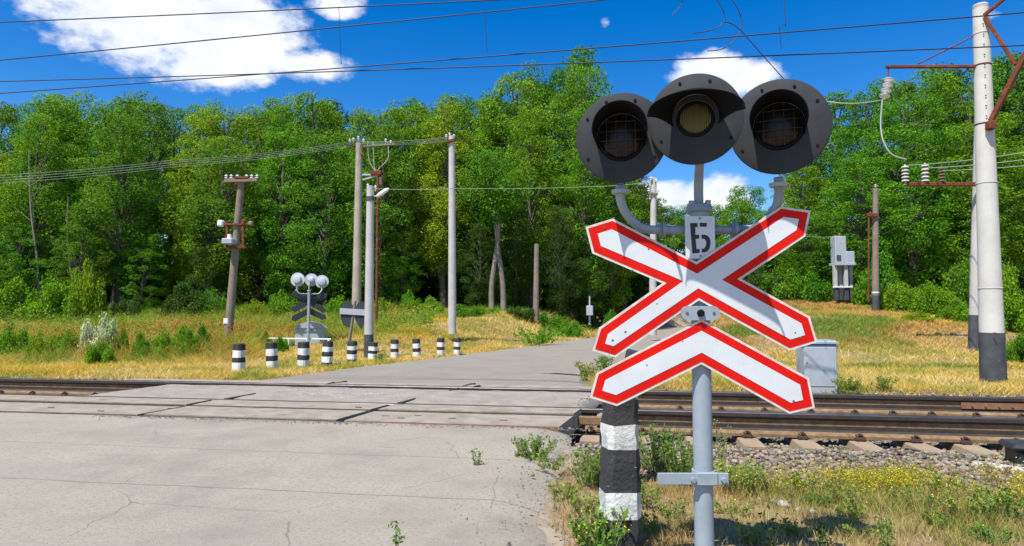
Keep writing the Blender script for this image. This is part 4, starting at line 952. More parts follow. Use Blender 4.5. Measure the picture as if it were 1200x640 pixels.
def tree_meshes(seed, H=12.0, base=.20, Rc=2.5, nclu=170, per=310, leaf=.125, top_pow=1.0):
    r = np.random.default_rng(seed); rr = random.Random(seed); tr = MB()
    bend = [(0, 0)]
    for k in range(8): bend.append((bend[-1][0]+rr.uniform(-.16, .16), bend[-1][1]+rr.uniform(-.16, .16)))
    spine = [Vector((bend[k][0], bend[k][1], H*.93*k/8-.2*(k == 0))) for k in range(9)]
    tr.tube(spine, [.20*(1-.85*k/8)+.03*(k == 0) for k in range(9)], 9)
    def sp(t): t = min(max(t, 0), .999)*8; i = int(t); return spine[i].lerp(spine[i+1], t-i)
    C = []; Rr = []
    lobes = [(r.uniform(0, 6.28), r.uniform(.2, .9), r.uniform(.5, .95)) for _ in range(9)]
    for k in range(nclu):
        t = r.random()**.85; z = base+(1-base)*t
        prof = (math.sin(min(1, t*1.15+.10)*math.pi*.62)**.8)*(1-t**4*.55)
        a = r.uniform(0, 6.28); rad = Rc*prof*math.sqrt(r.uniform(.12, 1.0))
        boost = max([math.exp(-((t-l[1])/.13)**2)*math.exp(-(min(abs(a-l[0]), 6.28-abs(a-l[0]))/.55)**2)*l[2] for l in lobes])
        rad *= .82+.5*boost; c0 = sp(z*.95)
        C.append((c0.x+rad*math.cos(a), c0.y+rad*math.sin(a), z*H*.97)); Rr.append(r.uniform(.34, .78)*(1-.3*t))
    C = np.array(C); Rr = np.array(Rr)
    order = r.permutation(nclu)[:44]
    for k in order:
        c = C[k]; t0 = max(.12, (c[2]/H)-r.uniform(.08, .2)); a = sp(t0); b = Vector(c); m = a.lerp(b, .5)+Vector((0, 0, .15))
        tr.tube([a, m, b], [.065*(1-t0*.6), .038, .012], 5, cap=False)
    Lc = []; Nb = []
    for c, q in zip(C, Rr):
        n = int(per*(q/.7)**2*r.uniform(.7, 1.2)); d = r.normal(size=(n, 3)); d /= np.linalg.norm(d, axis=1, keepdims=True)
        rad = q*r.uniform(.35, 1.08, (n, 1))**.5
        Lc.append(c+d*rad*np.array([1.15, 1.15, .72])); Nb.append(d)
    Lc = np.concatenate(Lc); Nb = np.concatenate(Nb); P, Fq = leaf_quads(Lc, r.uniform(.55, 1.25, len(Lc))*leaf, Nb, .9)
    return tr, P, Fq
def mesh_data(o): d = o.data; bpy.data.objects.remove(o); return d
LIB = []
for k, (seed, H, bs, Rc, nc, lf) in enumerate([(3, 12, .14, 2.3, 175, .125), (8, 12, .20, 2.0, 155, .115), (15, 12, .08, 2.5, 185, .13), (21, 12, .25, 2.2, 160, .12), (34, 12, .15, 1.9, 150, .11), (55, 12, .04, 2.8, 200, .13), (71, 12, .02, 2.9, 170, .16)]):
    tr, P, Fq = tree_meshes(seed, H, bs, Rc, nc, 310, lf)
    t_me = mesh_data(tr.build('trunk', m_bark, smooth=60)); c_me = mesh_data(npmesh('crown', P, Fq, [m_leafA]))
    LIB.append((t_me, c_me))
CROWN = {}
def crown_mesh(k, m):
    if (k, m.name) not in CROWN:
        CROWN[(k, m.name)] = 1
    return LIB[k][1]
def tree(x, y, Hh, k, m, wscale, label, group, name='leafy_tree'):
    z = hz(x, y); e = empty(name, (x, y, z-.05), random.uniform(0, 6.28), label, 'tree', group)
    e.scale = (wscale, wscale, Hh/12.0)
    a = bpy.data.objects.new('trunk', LIB[k][0]); link(a, e); b = bpy.data.objects.new('crown', crown_mesh(k, m)); link(b, e); b.material_slots[0].link = 'OBJECT'; b.material_slots[0].material = m
    return e
SKY = [(-200, 112), (0, 118), (60, 108), (110, 100), (140, 108), (170, 104), (190, 112), (250, 112), (280, 104), (330, 113), (375, 108), (410, 110), (470, 104), (510, 108), (545, 90), (580, 100), (612, 88), (635, 66), (668, 58), (700, 68), (728, 92), (742, 140), (758, 212)]
SKYR = [(866, 215), (880, 196), (905, 176), (935, 150), (960, 128), (985, 108), (1020, 94), (1050, 92), (1090, 66), (1130, 70), (1165, 66), (1200, 60), (1400, 55)]
def px_of(x, y): return 600+F*x/y
def top_at(SK, x, y):
    py = np.interp(px_of(x, y), [p[0] for p in SK], [p[1] for p in SK]); q = at(px_of(x, y), float(py), y); return q.z
cnt = {}
def nth(row):
    cnt[row] = cnt.get(row, 0)+1; n = cnt[row]; suf = 'th' if 10 < n % 100 < 14 else {1: 'st', 2: 'nd', 3: 'rd'}.get(n % 10, 'th'); return '%d%s' % (n, suf)
mats4 = [m_leafA, m_leafB, m_leafC, m_leafD]
tr_rng = random.Random(5)
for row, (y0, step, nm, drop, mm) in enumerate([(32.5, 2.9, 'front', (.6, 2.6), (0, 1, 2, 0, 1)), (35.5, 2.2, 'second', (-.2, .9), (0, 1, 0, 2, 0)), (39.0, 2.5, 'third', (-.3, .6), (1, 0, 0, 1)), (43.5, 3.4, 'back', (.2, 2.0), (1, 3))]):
    x = -y0*.93
    while True:
        yy = y0+tr_rng.uniform(-1.0, 1.0); xx = x+tr_rng.uniform(-.6, .6)
        pxx = px_of(xx, yy); x += step*tr_rng.uniform(.8, 1.2)
        if pxx > 752: break
        Hh = max(6.0, (top_at(SKY, xx, yy)-hz(xx, yy))-tr_rng.uniform(*drop))
        if pxx > 700: Hh = min(Hh, top_at(SKY, xx+1.2, yy)-hz(xx, yy))
        if float(road_d(np.array([xx]), np.array([yy]))[0]) < 1.5: continue
        k = tr_rng.choice([0, 1, 2, 3, 4, 5] if row else [0, 1, 2, 0, 3, 1, 4])
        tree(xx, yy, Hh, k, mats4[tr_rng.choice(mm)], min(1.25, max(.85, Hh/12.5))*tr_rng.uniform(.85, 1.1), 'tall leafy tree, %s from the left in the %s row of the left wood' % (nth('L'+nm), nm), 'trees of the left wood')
for (pxx, yy, hh_) in ((20, 30.5, 5.5), (95, 30.2, 6.0), (165, 31.5, 4.0), (248, 31.5, 6.0), (365, 31.6, 4.2), (470, 31.6, 4.5), (560, 31.6, 4.6), (605, 30.6, 5.4), (655, 30.5, 5.0), (690, 31.5, 6.5), (722, 32, 6.0)):
    xx = (pxx-600)/F*yy
    if float(road_d(np.array([xx]), np.array([yy]))[0]) < 1.0: continue
    tree(xx, yy, hh_*tr_rng.uniform(.8, 1.15), 6 if tr_rng.random() < .6 else 5, mats4[tr_rng.choice((0, 3, 1, 3))], tr_rng.uniform(.36, .5), 'young sapling, %s from the left along the front of the left wood' % nth('sap'), 'saplings of the left wood', 'sapling')  # deep leaf colour on some paints in the shade low in the wood
# the low far trees seen in the gap behind the signal
for (pxx, yy, py) in ((748, 52, 215), (768, 58, 228), (788, 66, 240), (806, 60, 236), (828, 70, 246), (846, 62, 240), (862, 55, 226), (700, 50, 190), (722, 56, 200), (880, 58, 215), (1010, 92, 262), (985, 96, 268), (1035, 90, 258), (960, 98, 270), (935, 92, 262)):
    xx = (pxx-600)/F*yy; zt = at(pxx, py, yy).z
    tree(xx, yy, zt-hz(xx, yy), tr_rng.choice([0, 2, 5]), mats4[tr_rng.choice((0, 1))], 1.0, 'distant tree, %s from the left in the gap behind the signal' % nth('gap'), 'distant trees in the gap')
# right wood, closer, leafy down to the ground
for row, (y0, step, nm, drop, mm) in enumerate([(27.5, 2.6, 'front', (1.2, 4.2), (0, 1, 0, 2)), (31, 2.7, 'second', (-.1, 1.4), (0, 1, 1)), (35, 3.0, 'back', (-.2, 1.0), (1, 3, 0))]):
    x = .36*y0+ (0, .3, .6)[row]
    while True:
        yy = y0+tr_rng.uniform(-.9, .9); xx = x+tr_rng.uniform(-.5, .5); pxx = px_of(xx, yy); x += step*tr_rng.uniform(.8, 1.2)
        if pxx > 1330: break
        if pxx < 872: continue
        Hh = max(3.2, (top_at(SKYR, xx, yy)-hz(xx, yy))-tr_rng.uniform(*drop))
        if float(road_d(np.array([xx]), np.array([yy]))[0]) < 1.8: continue
        tree(xx, yy, Hh, tr_rng.choice([2, 5, 5, 0]), mats4[tr_rng.choice(mm)], min(1.25, max(.75, Hh/11.0))*tr_rng.uniform(.9, 1.1), 'leafy tree, %s from the left in the %s row of the right wood' % (nth('R'+nm), nm), 'trees of the right wood')
# bare pale trunks at the left
for (px0, y0p, px1, y1p, Yb, lab) in ((47, 345, 34, 175, 30.5, 'bare pale trunk with dead twigs at the left edge of the wood'), (84, 342, 80, 230, 30.5, 'second pale trunk just right of the bare trunk at the left')):
    b = at(px0, y0p, Yb); b.z = hz(b.x, Yb); e = empty('bare_tree', b, 0, lab, 'tree'); t_ = at(px1, y1p, Yb)-b
    MB().tube(curve([(0, 0, -.2), t_*.3+Vector((.1, 0, 0)), t_*.65+Vector((-.08, 0, 0)), t_], 5), [.075*(1-.8*k/15) for k in range(16)], 8).build('trunk', m_barkp, e, smooth=60)
    for k in range(5):
        q = t_*random.uniform(.35, .95); sd_ = random.choice((-1, 1)); MB().tube(curve([q, q+Vector((sd_*.5, 0, .4)), q+Vector((sd_*random.uniform(.7, 1.3), random.uniform(-.4, .4), random.uniform(.6, 1.3)))], 3), [.018*(1-.8*j/6) for j in range(7)], 5).build('branch', m_barkp, e)
# two leaning trunks beside the pale pole
for (px0, px1, lab) in ((577, 583, 'left one of two pale leaning trunks at the edge of the wood'), (590, 583, 'right one of two pale leaning trunks at the edge of the wood')):
    b = at(px0, 372, 29.0); b.z = hz(b.x, 29.0); e = empty('leaning_tree', b, 0, lab, 'tree'); t_ = at(px1, 285, 29.0)-b
    MB().tube(curve([(0, 0, -.3), t_*.4+Vector((-.12 if px0 < 580 else .08, 0, 0)), t_, t_*1.5], 5), [.15*(1-.6*k/15) for k in range(16)], 8).build('trunk', m_barkp, e, smooth=60)
    tr, P, Fq = tree_meshes(px0, 4.0, .2, 1.6, 40, 230, .12); npmesh('crown', P+np.array([t_.x*1.4, t_.y, t_.z*1.1]), Fq, m_leafB, e)

# deep shade of the wood: an uncounted mass of undergrowth behind the rows
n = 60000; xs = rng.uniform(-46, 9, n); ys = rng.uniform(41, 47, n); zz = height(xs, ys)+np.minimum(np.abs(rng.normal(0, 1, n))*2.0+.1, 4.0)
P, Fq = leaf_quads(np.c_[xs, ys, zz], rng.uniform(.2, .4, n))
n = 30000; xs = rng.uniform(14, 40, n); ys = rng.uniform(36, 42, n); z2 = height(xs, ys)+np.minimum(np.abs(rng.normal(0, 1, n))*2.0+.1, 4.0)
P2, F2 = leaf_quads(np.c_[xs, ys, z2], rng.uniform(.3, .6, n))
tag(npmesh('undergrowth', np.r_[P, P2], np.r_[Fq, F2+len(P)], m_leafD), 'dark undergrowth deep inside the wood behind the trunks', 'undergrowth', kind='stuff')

# ------------------------------------------------------------------ bushes
def bush_mesh(seed, n_clu=30, per=330, leaf=.085):
    r = np.random.default_rng(seed); C = []; 
    for k in range(n_clu):
        a = r.uniform(0, 6.28); q = math.sqrt(r.random()); C.append((q*math.cos(a)*.9, q*math.sin(a)*.9, (1-q*q*.75)*r.uniform(.15, 1.0)))
    Lc = []; Nb = []
    for c in C:
        n = int(per*r.uniform(.7, 1.3)); d = r.normal(size=(n, 3)); d /= np.linalg.norm(d, axis=1, keepdims=True); Lc.append(np.array(c)+d*r.uniform(.1, .30, (n, 1))); Nb.append(d)
    Lc = np.concatenate(Lc); Lc[:, 2] = np.abs(Lc[:, 2])
    return leaf_quads(Lc, r.uniform(.6, 1.2, len(Lc))*leaf, np.concatenate(Nb), .8)
BL = [bush_mesh(100+k) for k in range(4)]; BM = {}
def stem_me():
    mb = MB()
    for k in range(6): a = k*1.05; mb.tube([(0, 0, -.1), (.15*math.cos(a), .15*math.sin(a), .35), (.4*math.cos(a), .4*math.sin(a), .75)], [.03, .022, .008], 5)
    return mesh_data(mb.build('stem', m_bark))
STEM = stem_me()
def bush(px, py, Y, wpx, hpx, m, label, group=None, name='bush'):
    p = at(px, py, Y); z = hz(p.x, Y); e = empty(name, (p.x, Y, z-.03), random.uniform(0, 6.28), label, 'bush', group); k = random.randrange(4)
    if (k, m.name) not in BM: BM[(k, m.name)] = mesh_data(npmesh('foliage', *BL[k], m))
    link(bpy.data.objects.new('foliage', BM[(k, m.name)]), e); link(bpy.data.objects.new('stem', STEM), e)
    zt = at(px, py-hpx, Y).z; e.scale = (wpx/F*Y/2.3, wpx/F*Y/2.3, max(.25, (zt-z)/1.2)); return e
m_white_fl = leaf_mat('white_blossom', (.66, .70, .40), (.34, .46, .14), trans=.2, isl=.2)
LBU = [(18, 362, 27, 70, 40, m_bushg), (60, 362, 27.5, 70, 46, m_bushg), (100, 358, 27, 50, 60, m_leafC), (150, 362, 28, 40, 30, m_leafD), (215, 362, 28, 60, 34, m_leafD), (250, 362, 29, 50, 40, m_leafB), (330, 362, 28, 50, 26, m_bushg), (480, 363, 28, 36, 26, m_bushg), (505, 366, 28, 40, 20, m_leafC), (550, 372, 26, 46, 22, m_leafB), (610, 376, 27, 44, 22, m_leafD), (575, 374, 27, 34, 14, m_leafA), (645, 378, 27, 40, 22, m_leafB), (668, 380, 26, 30, 16, m_leafA), (718, 382, 25, 40, 22, m_leafB), (400, 366, 28, 50, 30, m_leafA), (298, 366, 28, 40, 24, m_leafC), (445, 366, 27, 40, 20, m_leafC)]
for q in LBU: bush(*q, 'green bush, %s from the left along the foot of the left wood' % nth('lb'), 'bushes at the foot of the left wood')
MBU = [(14, 398, 14.8, 44, 24, m_bushg), (75, 400, 14.8, 40, 26, m_bushg), (118, 402, 13.6, 36, 14, m_bushg), (143, 402, 14.6, 22, 24, m_leafB), (201, 401, 14.6, 48, 36, m_bushg), (237, 400, 15, 30, 24, m_leafB), (180, 400, 15.5, 30, 20, m_leafC), (45, 402, 14.4, 30, 20, m_leafC), (165, 403, 14.2, 26, 18, m_bushg), (222, 403, 14.3, 26, 22, m_bushg), (305, 398, 18, 30, 16, m_leafC), (328, 410, 16.6, 22, 26, m_bushg), (455, 386, 20, 34, 14, m_leafC)]
for q in MBU: bush(*q, 'low green shrub, %s from the left in the weedy meadow' % nth('mb'), 'shrubs in the meadow')
bush(117, 388, 15.0, 46, 38, m_white_fl, 'bush covered in creamy white blossom in the meadow at the left', name='flowering_bush')
RBU = [(1060, 372, 22, 70, 56, m_bushg), (1095, 385, 20, 60, 60, m_bushg), (1120, 395, 18.5, 44, 48, m_leafA), (1075, 398, 18.5, 40, 26, m_leafC), (1180, 398, 17, 70, 76, m_bushg), (1215, 392, 16.5, 60, 70, m_bushg), (1195, 415, 13.5, 40, 40, m_leafA), (1030, 352, 24.5, 70, 60, m_leafB), (1000, 350, 26.5, 60, 46, m_leafB), (950, 350, 26, 60, 50, m_leafA), (915, 352, 26.5, 60, 50, m_leafB), (975, 350, 27, 50, 44, m_bushg), (885, 352, 27, 50, 40, m_leafD), (1135, 368, 21, 60, 80, m_leafB), (1240, 400, 14.5, 60, 80, m_leafA), (1160, 365, 22, 70, 90, m_leafA)]
for q in RBU: bush(*q, 'green bush, %s from the left along the foot of the right wood' % nth('rb'), 'bushes at the foot of the right wood')

# ------------------------------------------------------------------ grass
m_grass = mat('grass_blades', (.3, .25, .08), .8, attr='col', island=.34, trans=.4, spec=.05)
def blades(x, y, z, h, wd, col, tall=False, bend=.5):
    n = len(x); a = rng.uniform(0, 6.28, n); dx, dy = np.cos(a), np.sin(a); b = rng.uniform(0, 6.28, n); bx, by = np.cos(b)*bend*h*rng.random(n), np.sin(b)*bend*h*rng.random(n)
    B = np.c_[x, y, z]; sd_ = np.c_[dx*wd, dy*wd, np.zeros(n)]*.5
    if not tall:                                       # far blades: one slim triangle each
        V2 = np.stack([B-sd_, B+sd_, B+np.c_[bx, by, h]], 1).reshape(-1, 3)
        return V2, np.arange(n*3).reshape(-1, 3), np.repeat(col, 3, 0)
    mid = B+np.c_[bx*.35, by*.35, h*.6]; tip = B+np.c_[bx, by, h]
    V2 = np.stack([B-sd_, B+sd_, mid-sd_*.75, mid+sd_*.75, tip], 1).reshape(-1, 3)
    i = np.arange(n)[:, None]*5; Fc = np.concatenate([i+np.array([0, 1, 3]), i+np.array([0, 3, 2]), i+np.array([2, 3, 4])], 1).reshape(-1, 3)
    return V2, Fc, np.repeat(col, 5, 0)
def cmix(t, a, b): t = np.clip(t, 0, 1)[:, None]; return np.array(a)*(1-t)+np.array(b)*t
STRAW, GOLD, GREEN, OLIVE, RED, PALE = (.74, .57, .20), (.70, .49, .075), (.20, .34, .03), (.40, .41, .06), (.42, .19, .06), (.62, .52, .28)
# far side: meadow, dry bank and the right-hand slope
n = 950000; d = np.exp(rng.uniform(math.log(9.0), math.log(33), n)); ang = rng.uniform(-.80, .80, n); x = d*np.tan(ang); y = d
v = x*VV.x+y*VV.y; ok = (v > V_FAR+.35) & (road_d(x, y) > .05) & (np.abs(x) < 34); x, y, v, d = x[ok], y[ok], v[ok], d[ok]
n1 = fbm(x, y, .45, 31); n2 = fbm(x, y, .22, 37); n3 = fbm(x, y, 1.3, 41)
leftm = 1-sstep(-4.0, -2.0, x+.12*(y-14)); right = sstep(2.5, 5, x)
tallz = leftm*sstep(13.2, 15.0, y+1.2*(n1-.5))*sstep(.7, 2.0, road_d(x, y))*(1-sstep(285, 310, px_of(x, y))*(1-sstep(18.4, 19.8, y))); far_l = sstep(24, 29, y)*(1-right)
h = .03+.075*rng.random(len(x)) + tallz*(.20+.42*n1*rng.random(len(x))) + far_l*.30*rng.random(len(x))
col = cmix((n1-.36)*3, STRAW, GOLD)
col = col*(1-.75*sstep(.5, .62, n3)[:, None])+np.array(OLIVE)*(.75*sstep(.5, .62, n3))[:, None]
tc_ = cmix((n3-.38)*4, OLIVE, GREEN); tc_ = np.where((n2 > .55)[:, None] & (rng.random(len(x)) < .4)[:, None], np.array(RED)*.7+np.array(GOLD)*.4, tc_); tc_ = np.where((n1 < .45)[:, None], np.array(STRAW)*.45+np.array(OLIVE)*.65, tc_)
w_ = (tallz*(rng.random(len(x)) < .85))[:, None]; col = col*(1-w_)+tc_*w_
w_ = (far_l*sstep(.40, .55, n2))[:, None]; col = col*(1-w_)+np.array(GREEN)*1.1*w_
gr_r = right*sstep(.47, .55, n2*.45+n1*.55); h = h+gr_r*.05
w_ = (gr_r*.85)[:, None]; col = col*(1-w_)+np.array((.20, .31, .05))*w_
w_ = (right*sstep(14, 18, y)*.85*(n1 < .56)*(rng.random(len(x)) < .85))[:, None]; col = col*(1-w_)+np.array((.60, .32, .10))*w_
edge = np.exp(-(road_d(x, y)/.5)**2)*(y > 17)*.0
h *= (.6+.6*rng.random(len(x)))*(.55+1.0*fbm(x, y, .9, 91)); bare = sstep(.60, .70, fbm(x, y, .8, 95))*(1-tallz); dens = rng.random(len(x)) < (.35+1.2*n3)*(1-.85*bare)
x, y, h, col, d = x[dens], y[dens], h[dens], col[dens], d[dens]
Vg, Fgb, Cg = blades(x, y, height(x, y)-.01, h, .0011*d+.003, col, bend=1.8)
tag(npmesh('meadow_grass', Vg, Fgb, m_grass, col=Cg), 'dry golden and green grass covering the meadow and banks beyond the tracks', 'grass', kind='stuff')
# seed heads and red docks in the tall weeds
n = 9000; d = np.exp(rng.uniform(math.log(14), math.log(30), n)); x = d*np.tan(rng.uniform(-.78, -.12, n)); y = d
hh = .25+.55*rng.random(n)*fbm(x, y, .5, 51)*1.7; cc = np.where((fbm(x, y, .3, 53) > .58)[:, None], np.array((.48, .20, .05)), np.array((.24, .36, .04)))*rng.uniform(.7, 1.3, (n, 1))
okk = (road_d(x, y) > 1.2) & ~((px_of(x, y) > 295) & (y < 19.2)); x, y, hh, cc, d = x[okk], y[okk], hh[okk], cc[okk], d[okk]
rep = 10; xr = np.repeat(x, rep)+rng.normal(0, .05, len(x)*rep); yr = np.repeat(y, rep)+rng.normal(0, .05, len(x)*rep); zr = np.repeat(height(x, y), rep)+np.repeat(hh, rep)*rng.uniform(.35, 1, len(x)*rep)
P, Fq = leaf_quads(np.c_[xr, yr, zr], .0026*np.repeat(d, rep)*rng.uniform(.6, 1.3, len(xr)), aspect=.5)
tag(npmesh('meadow_weeds', P, Fq, m_grass, col=np.repeat(np.repeat(cc, rep, 0), 4, 0)), 'tall green and reddish weeds in front of the left wood', 'weeds', kind='stuff')
# right foreground: thin dry grass and weeds between the road and the ballast
n = 150000; y = rng.uniform(1.7, 6.2, n); x = near_edge(y)+.05+np.abs(rng.random(n))*(6.6*y/6+1.5); v = x*VV.x+y*VV.y
n1 = fbm(x, y, 1.6, 61); n2 = fbm(x, y, .8, 67); n3 = fbm(x, y, 4.0, 71)
edge_ = sstep(V_NEAR-.75, V_NEAR-1.7, v+.5*(n1-.5)) if False else 1-sstep(V_NEAR-2.6, V_NEAR-1.85, v+.9*(n1-.5))
ok = (rng.random(n) < edge_*(.34+1.0*sstep(.38, .56, n3*.5+n1*.5))); x, y, n1, n2, n3 = x[ok], y[ok], n1[ok], n2[ok], n3[ok]
h = .018+.055*rng.random(len(x))*(.5+n1); gm = sstep(.47, .60, n2*.6+n3*.4)
col = cmix(n3*1.4-.2, (.62, .47, .21), (.42, .28, .10)); w_ = (gm*.8*(rng.random(len(x)) < .8))[:, None]; col = col*(1-w_)+np.array((.27, .33, .07))*w_
Vg, Fgb, Cg = blades(x, y, height(x, y)-.005, h*(1+.5*gm), rng.uniform(.0025, .005, len(x)), col, True, bend=1.3)
tag(npmesh('verge_grass', Vg, Fgb, m_grass, col=Cg), 'thin dry grass on the verge around the signal mast', 'grass', kind='stuff')
# yellow-flowered low plants along the ballast
n = 15000; px_ = np.concatenate([rng.normal(1040, 50, n//2), rng.normal(1185, 30, n//4), rng.uniform(900, 1230, n-n//2-n//4)]); py_ = np.concatenate([rng.normal(566, 6, n//2), rng.normal(578, 12, n//4), rng.normal(572, 9, n-n//2-n//4)])
G_ = np.array([tuple(gnd(a, b, -.03)) for a, b in zip(px_, py_)]); keepf = fbm(G_[:, 0], G_[:, 1], 3.0, 77) > .38; G_ = G_[keepf]; n = len(G_)
hh = rng.uniform(.02, .13, n); P, Fq = leaf_quads(np.c_[G_[:, 0], G_[:, 1], height(G_[:, 0], G_[:, 1])+hh], rng.uniform(.006, .014, n))
cc = np.where((hh > .06)[:, None] & (rng.random(n) < .62)[:, None], np.array((.72, .58, .015)), np.array((.20, .27, .06)))*rng.uniform(.75, 1.2, (n, 1))
tag(npmesh('yellow_flowers', P, Fq, m_grass, col=np.repeat(cc, 4, 0)), 'low yellow flowering plants along the edge of the ballast', 'flowers', kind='stuff')

# pale lumps of stone on the verge
for k, (x, y, wpx) in enumerate(((918, 592, 16), (936, 597, 11), (905, 588, 8), (952, 601, 8), (1013, 588, 9), (1040, 590, 6), (890, 586, 7))):
    p = gnd(x, y, -.06); s_ = wpx/F*p.y*.5; o = stones('stone', [(0, 0, 0)], [s_*1.2], m_stone, np.array([(.36, .33, .29)])*rng.uniform(.85, 1.15)); o.location = (p.x, p.y, hz(p.x, p.y)+.008)
    tag(o, 'pale stone, %s in size order of those lying right of the mast' % ['largest', 'second', 'fifth', 'fourth', 'third', 'smallest', 'sixth'][k], 'stone', 'pale stones on the verge')

# ------------------------------------------------------------------ single weeds
m_weed = leaf_mat('weed_leaf', (.17, .30, .045), (.12, .23, .035), isl=.3); m_weedy = leaf_mat('weed_pale', (.32, .38, .07), (.22, .30, .055), isl=.3)
m_stem = mat('weed_stem', (.22, .24, .08), .7); m_yel = mat('yellow_petal', (.75, .55, .01), .6)
def weed(px, py, hpx, nst, spread, m, label, z=-.03, per=16, lsz=1.0, flowers=0, upright=.8):
    p = gnd(px, py, z); pm = p.y/F; H = hpx*pm; e = empty('weed', (p.x, p.y, z), 0, label, 'weed'); st = MB(); Lc = []; FL = []
    for k in range(nst):
        if nst <= 20: st = MB()
        a = random.uniform(0, 6.28); r_ = spread*pm*math.sqrt(random.random()); hk = H*random.uniform(.5, 1.0); b0 = Vector((r_*.45*math.cos(a), r_*.45*math.sin(a), -.01)); t_ = Vector((r_*math.cos(a), r_*math.sin(a), hk))
        pts = curve([b0, b0.lerp(t_, .5)+Vector((0, 0, hk*.12)), t_], 4); st.tube(pts, [.0028*(1-.6*j/8) for j in range(9)], 4, cap=False)
        if nst <= 20: st.build('stem', m_stem, e)
        for j in range(per):
            q = pts[min(8, int(1+8*random.random()))]; sz = .02*lsz; Lc.append(q+Vector((random.gauss(0, sz*.6), random.gauss(0, sz*.6), random.gauss(0, sz*.4))))
        if random.random() < flowers: FL += [t_+Vector((random.gauss(0, .012), random.gauss(0, .012), random.gauss(0, .008))) for _ in range(5)]
    if nst > 20: st.build('stem', m_stem, e)
    C_ = np.array([tuple(c) for c in Lc]); C_[:, 2] = np.maximum(C_[:, 2], .004); P, Fq = leaf_quads(C_, rng.uniform(.5, 1.25, len(C_))*.026*lsz, aspect=.5); npmesh('leaves', P, Fq, m, e)
    if FL: P, Fq = leaf_quads(np.array([tuple(c) for c in FL]), rng.uniform(.006, .011, len(FL)), aspect=.9); npmesh('flower_heads', P, Fq, m_yel, e)
    return e
weed(626, 535, 24, 40, 28, m_weed, 'bushy green weed on the asphalt edge left of the striped post', z=0, per=20)
weed(648, 548, 14, 16, 26, m_weedy, 'low sprawling weed just right of the bushy weed on the asphalt', z=0)
weed(559, 545, 21, 5, 6, m_weed, 'small lone weed growing from a crack in the asphalt', z=-.002, per=14)
weed(464, 652, 42, 3, 5, m_weed, 'upright weed at the bottom edge of the asphalt', z=-.002, per=18)
weed(607, 534, 6, 6, 10, m_weedy, 'tiny flat weed left of the bushy weed on the asphalt', z=0, per=10)
weed(662, 580, 16, 18, 24, m_weedy, 'yellowish low weed at the road edge left of the striped post', per=14)
weed(690, 565, 36, 44, 28, m_weed, 'tall green weed rising against the left side of the striped post', per=18)
weed(684, 600, 20, 16, 22, m_weedy, 'dry spreading weed at the lower left of the striped post', per=14)
weed(704, 648, 46, 44, 36, m_weed, 'yellow flowering plant at the foot of the striped post', per=16, lsz=1.3, flowers=.7)
weed(742, 634, 34, 12, 18, m_weed, 'leafy weed in front of the striped post at its right', per=14, flowers=.4)
weed(772, 548, 48, 60, 32, m_weed, 'dense green weed between the striped post and the mast', per=18)
weed(800, 560, 44, 60, 30, m_weed, 'dense green weed directly left of the mast', per=18)
weed(756, 590, 24, 18, 20, m_weedy, 'yellow green weed behind the bracket left of the mast', per=14, flowers=.2)
weed(846, 552, 60, 8, 10, m_weedy, 'tall thin weed with sparse leaves just right of the mast', per=16)
weed(868, 572, 30, 46, 30, m_weedy, 'yellow green feathery weed right of the mast', per=18, flowers=.3)
weed(905, 640, 42, 5, 10, m_leafD, 'dark dried stalk weed right of the mast at the bottom', per=10)
weed(963, 640, 36, 6, 14, m_leafD, 'dark leafy stalk weed in the dry grass at the bottom right', per=10)
weed(1040, 645, 44, 8, 10, m_weed, 'upright green weed at the bottom right of the verge', per=14)
weed(985, 585, 22, 14, 24, m_weedy, 'low weed left of the yellow flowers', per=14)
weed(1135, 600, 26, 22, 36, m_weedy, 'pale green weed right of the yellow flowers', per=16, flowers=.3)
weed(1180, 605, 34, 26, 36, m_weed, 'blue green weed below the kerb stone at the right edge', per=16)
weed(1110, 575, 20, 16, 30, m_weedy, 'short weed among the yellow flowers', per=14, flowers=.5)
weed(935, 570, 18, 14, 30, m_weed, 'small green weed in front of the ballast', per=14)
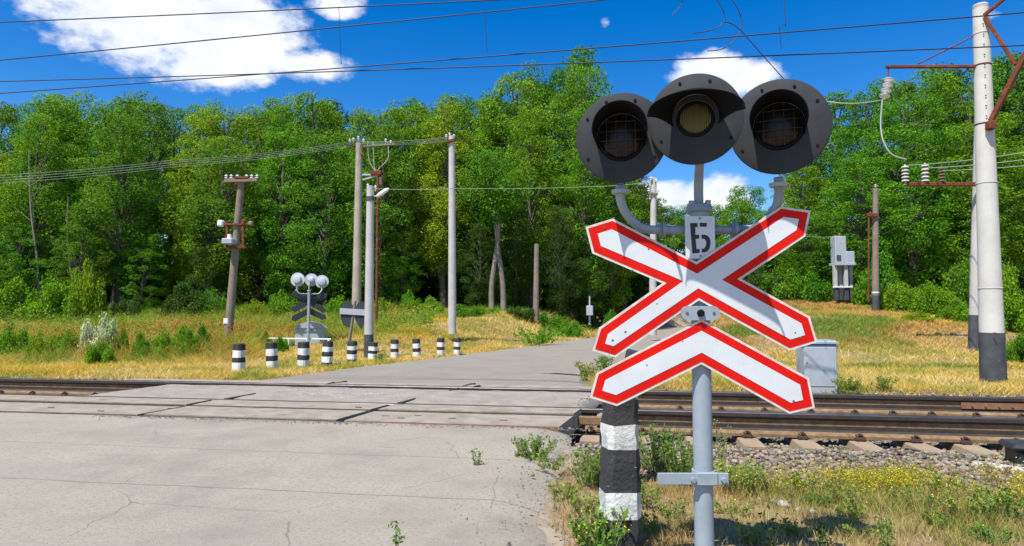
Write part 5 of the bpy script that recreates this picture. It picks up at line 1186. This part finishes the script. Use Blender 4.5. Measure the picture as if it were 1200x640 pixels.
weed(690, 446, 22, 20, 16, m_weedy, 'green weed at the far road edge by the left tip of the chevron', z=-.02, per=26, lsz=1.8)
weed(712, 440, 22, 20, 16, m_weed, 'green weed behind the left tip of the chevron', z=-.02, per=26, lsz=1.8)
weed(935, 458, 12, 16, 16, m_weed, 'green weed at the left foot of the relay box', z=-.02, per=22, lsz=1.4)
weed(993, 457, 13, 24, 18, m_weed, 'green weed at the right foot of the relay box', z=-.02, per=22, lsz=1.4)
weed(1035, 455, 13, 20, 16, m_weedy, 'pale weed on the dry slope right of the relay box', z=-.02, per=22, lsz=1.4)
weed(300, 441, 6, 12, 22, m_weedy, 'low weed at the foot of the leftmost bollard', z=-.02, per=14, lsz=1.3)
weed(444, 423, 10, 12, 12, m_weed, 'low green weed right of the lamp pole foot', z=-.02, per=20, lsz=1.6)
weed(632, 402, 18, 40, 34, m_bushg, 'fresh green patch of weeds on the bank left of the road bend', z=.05, per=40, lsz=2.6)
weed(668, 394, 14, 34, 34, m_bushg, 'green weeds along the bank at the road bend', z=.05, per=40, lsz=2.6)

tr_ = random.Random(3)
for (px_, py_, lab) in ((880, 560, 'between the mast and the yellow flowers, close to the ballast'), (905, 575, 'just behind the pale stones right of the mast'), (960, 590, 'just right of the pale stones'),
        (1000, 603, 'in front of the left end of the yellow flowers'), (1080, 592, 'in front of the middle of the yellow flowers'), (1150, 585, 'between the yellow flowers and the kerb stone'),
        (860, 600, 'right of the mast below the bracket'), (930, 625, 'at the bottom edge between the two dark stalks'), (1010, 625, 'left of the upright green weed at the bottom'),
        (1100, 615, 'right of the upright green weed at the bottom'), (1160, 632, 'in the bottom right corner of the verge'), (785, 603, 'left of the mast below the flat bar'), (763, 622, 'at the right foot of the worn striped post'), (880, 634, 'at the bottom edge right of the mast')):
    weed(px_, py_, tr_.uniform(10, 20), 16, tr_.uniform(16, 30), tr_.choice((m_weedy, m_weed, m_weedy)), 'low weed tuft ' + lab, z=-.05, per=16, lsz=.8, flowers=.1)
